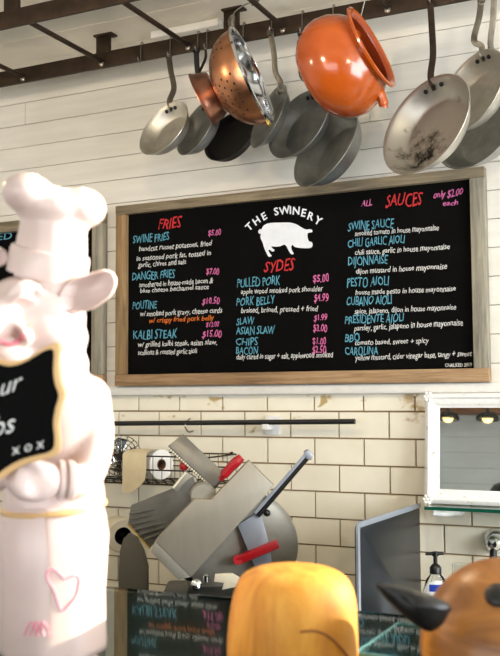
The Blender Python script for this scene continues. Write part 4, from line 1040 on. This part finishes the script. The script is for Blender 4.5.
# shoes
for x in (30, 78):
    c_ = pp_(x, 640); b = MB(); c_.z = HG + 0.014
    b.ball(c_, V((0.019, 0.024, 0.0135)), n=24, m=12); b.tube([c_ + V((0, 0, 0.004)), V((c_.x, c_.y, zh+0.012))], 0.013, 16)
    b.v = [V((p.x, p.y, max(p.z, HG))) for p in b.v]
    obj('shoe', b, M['resin'], pig)

# chalkboard sign held by the statue
outer = [(59, 345), (52, 343.5), (40, 350), (25, 358.5), (8, 361.5), (-12, 356), (-32, 361.5), (-49, 358.5), (-64, 350), (-76, 343.5), (-83, 345), (-84, 366), (-84, 382), (-88.5, 394), (-85, 408), (-82, 425), (-83, 452), (-76, 457.5), (-62, 461), (-46, 466), (-32, 474), (-20, 483), (-12, 486), (-4, 483), (8, 474), (22, 466), (38, 461), (52, 457.5), (59, 452), (60, 440), (58.5, 425), (61, 408), (64.5, 394), (60.5, 382), (58.5, 366)]
ol = [(p.x, p.y) for p in smooth_line([V((a, c_, 0)) for a, c_ in outer], 3, True)]
cx_, cy_ = -12, 408
inn_ = [(cx_ + (x-cx_)*(1-6.0/76), cy_ + (y-cy_)*(1-6.5/66)) for x, y in ol]
TS = 0.093
sg = thing('chalkboard_sign', pp_(-12, 486, TS), 'small wavy-edged black chalkboard with tan rim in the statue\'s hand', 'sign')
obj('board', MB().prism([pp_(x, y, TS) for x, y in ol], FW*0.008), M['tan_edge'], sg, bevel=0.0012)
obj('slate_face', MB().prism([pp_(x, y, TS+0.0008) for x, y in inn_], FW*0.002), M['slate'], sg, smooth=False)
mb = MB()
def sign_text(body, x0, y0, x1, cap, rot, shear=0.25, bold=0.012):
    vs, fs = text_mesh(body, shear, bold); xm = min(p.x for p in vs); xM = max(p.x for p in vs); s_ = (x1-x0)/(xM-xm); a = math.radians(rot)
    out = []
    for p in vs:
        X = (p.x-xm)*s_; Y_ = p.y*cap/0.7
        out.append(pp_(x0 + X*math.cos(a)+Y_*math.sin(a)*0, y0 - Y_ - X*math.sin(a), TS+0.0013))
    mb.add(out, fs)
sign_text('our', -13, 401, 25, 17, 20, 0.3, 0.0); sign_text('bs', -7, 437, 16, 20, 14, 0.25, 0.0); sign_text('x o x', 12, 455, 45, 11, 13, 0.05, 0.0)
obj('sign_lettering', mb, M['chalk_white'], sg, smooth=False)

# ------------------------------------------------------------------ far side of the room, seen in the mirror
tl = math.radians(TILT); mn = V((0, -math.cos(tl), math.sin(tl)))
def mirror_hit(px, py, Y):
    d_ = ray(px, py); m0 = MT @ V((0, -0.008, 0)); t_ = (m0-CAM).dot(mn)/d_.dot(mn); p = CAM + d_*t_; r_ = d_ - mn*2*d_.dot(mn)
    return p + r_*((Y-p.y)/r_.y)
q = mirror_hit(460, 411, YF+0.2); print('beam', q, mirror_hit(460, 500, YF))
tag(obj('ceiling_beam', MB().box((XL+0.01, YF+0.0, q.z), (XR-0.01, YF+0.2, ZC)), M['beam'], bevel=0.004), 'brown wooden beam along the far wall, seen in the mirror', 'beam', kind='structure')
def pendant(px, py, Y, rad, label, warm=True, energy=0):
    c = mirror_hit(px, py, Y); print('pendant', c)
    r_ = thing('pendant_lamp', c, label, 'lamp', 'pendant lamps on the far side of the room')
    Mx = Matrix.Translation(c)
    obj('shade', MB().lathe([(rad, 0), (rad*0.97, rad*0.25), (rad*0.8, rad*0.5), (rad*0.4, rad*0.66), (rad*0.16, rad*0.75), (rad*0.16, rad*0.95), (rad*0.10, rad*0.95), (rad*0.10, rad*0.7), (rad*0.37, rad*0.6), (rad*0.76, rad*0.45), (rad*0.93, rad*0.22), (rad*0.96, 0), (rad, 0)], Mx, 36, capa=False), M['black'], r_)
    obj('cord', MB().tube([c + V((0, 0, rad*0.7)), V((c.x, c.y, ZC+0.0))], 0.004, 6), M['black'], r_)
    if warm: obj('bulb', MB().ball(c + V((0, 0, rad*0.22)), rad*0.5, n=16, m=10), M['bulb'], r_)
    return c
pendant(448, 419.5, -4.9, 0.09, 'left of two lit black pendant lamps reflected in the mirror')
pendant(487.5, 420, -4.9, 0.09, 'right of two lit black pendant lamps reflected in the mirror')
pendant(512, 497, -4.0, 0.15, 'unlit black dome lamp low in the mirror corner', warm=False)

# added fill lamps over the counter (above the frame) that light the wall and pots
for i, x in enumerate((-0.9, 0.1, 1.1)):
    c = V((x, -1.25, 2.36)); rad = 0.12
    r_ = thing('fill_lamp', c, ['leftmost', 'middle', 'rightmost'][i] + ' black dome lamp added as unseen fill over the glass case', 'lamp', 'added fill lamps over the glass case')
    obj('shade', MB().lathe([(rad, 0), (rad*0.97, rad*0.25), (rad*0.8, rad*0.5), (rad*0.4, rad*0.66), (rad*0.16, rad*0.75), (rad*0.16, rad*0.95), (rad*0.10, rad*0.95), (rad*0.10, rad*0.7), (rad*0.37, rad*0.6), (rad*0.76, rad*0.45), (rad*0.93, rad*0.22), (rad*0.96, 0), (rad, 0)], Matrix.Translation(c), 36, capa=False), M['black'], r_)
    obj('cord', MB().tube([c + V((0, 0, rad*0.7)), V((c.x, c.y, ZC))], 0.004, 6), M['black'], r_)
    obj('bulb', MB().ball(c + V((0, 0, 0.0)), 0.035, n=16, m=10), M['bulb'], r_)
    light('fill_lamp_light', 'POINT', c + V((0, 0, -0.05)), 13.0, (1.0, 0.80, 0.55), 0.04)
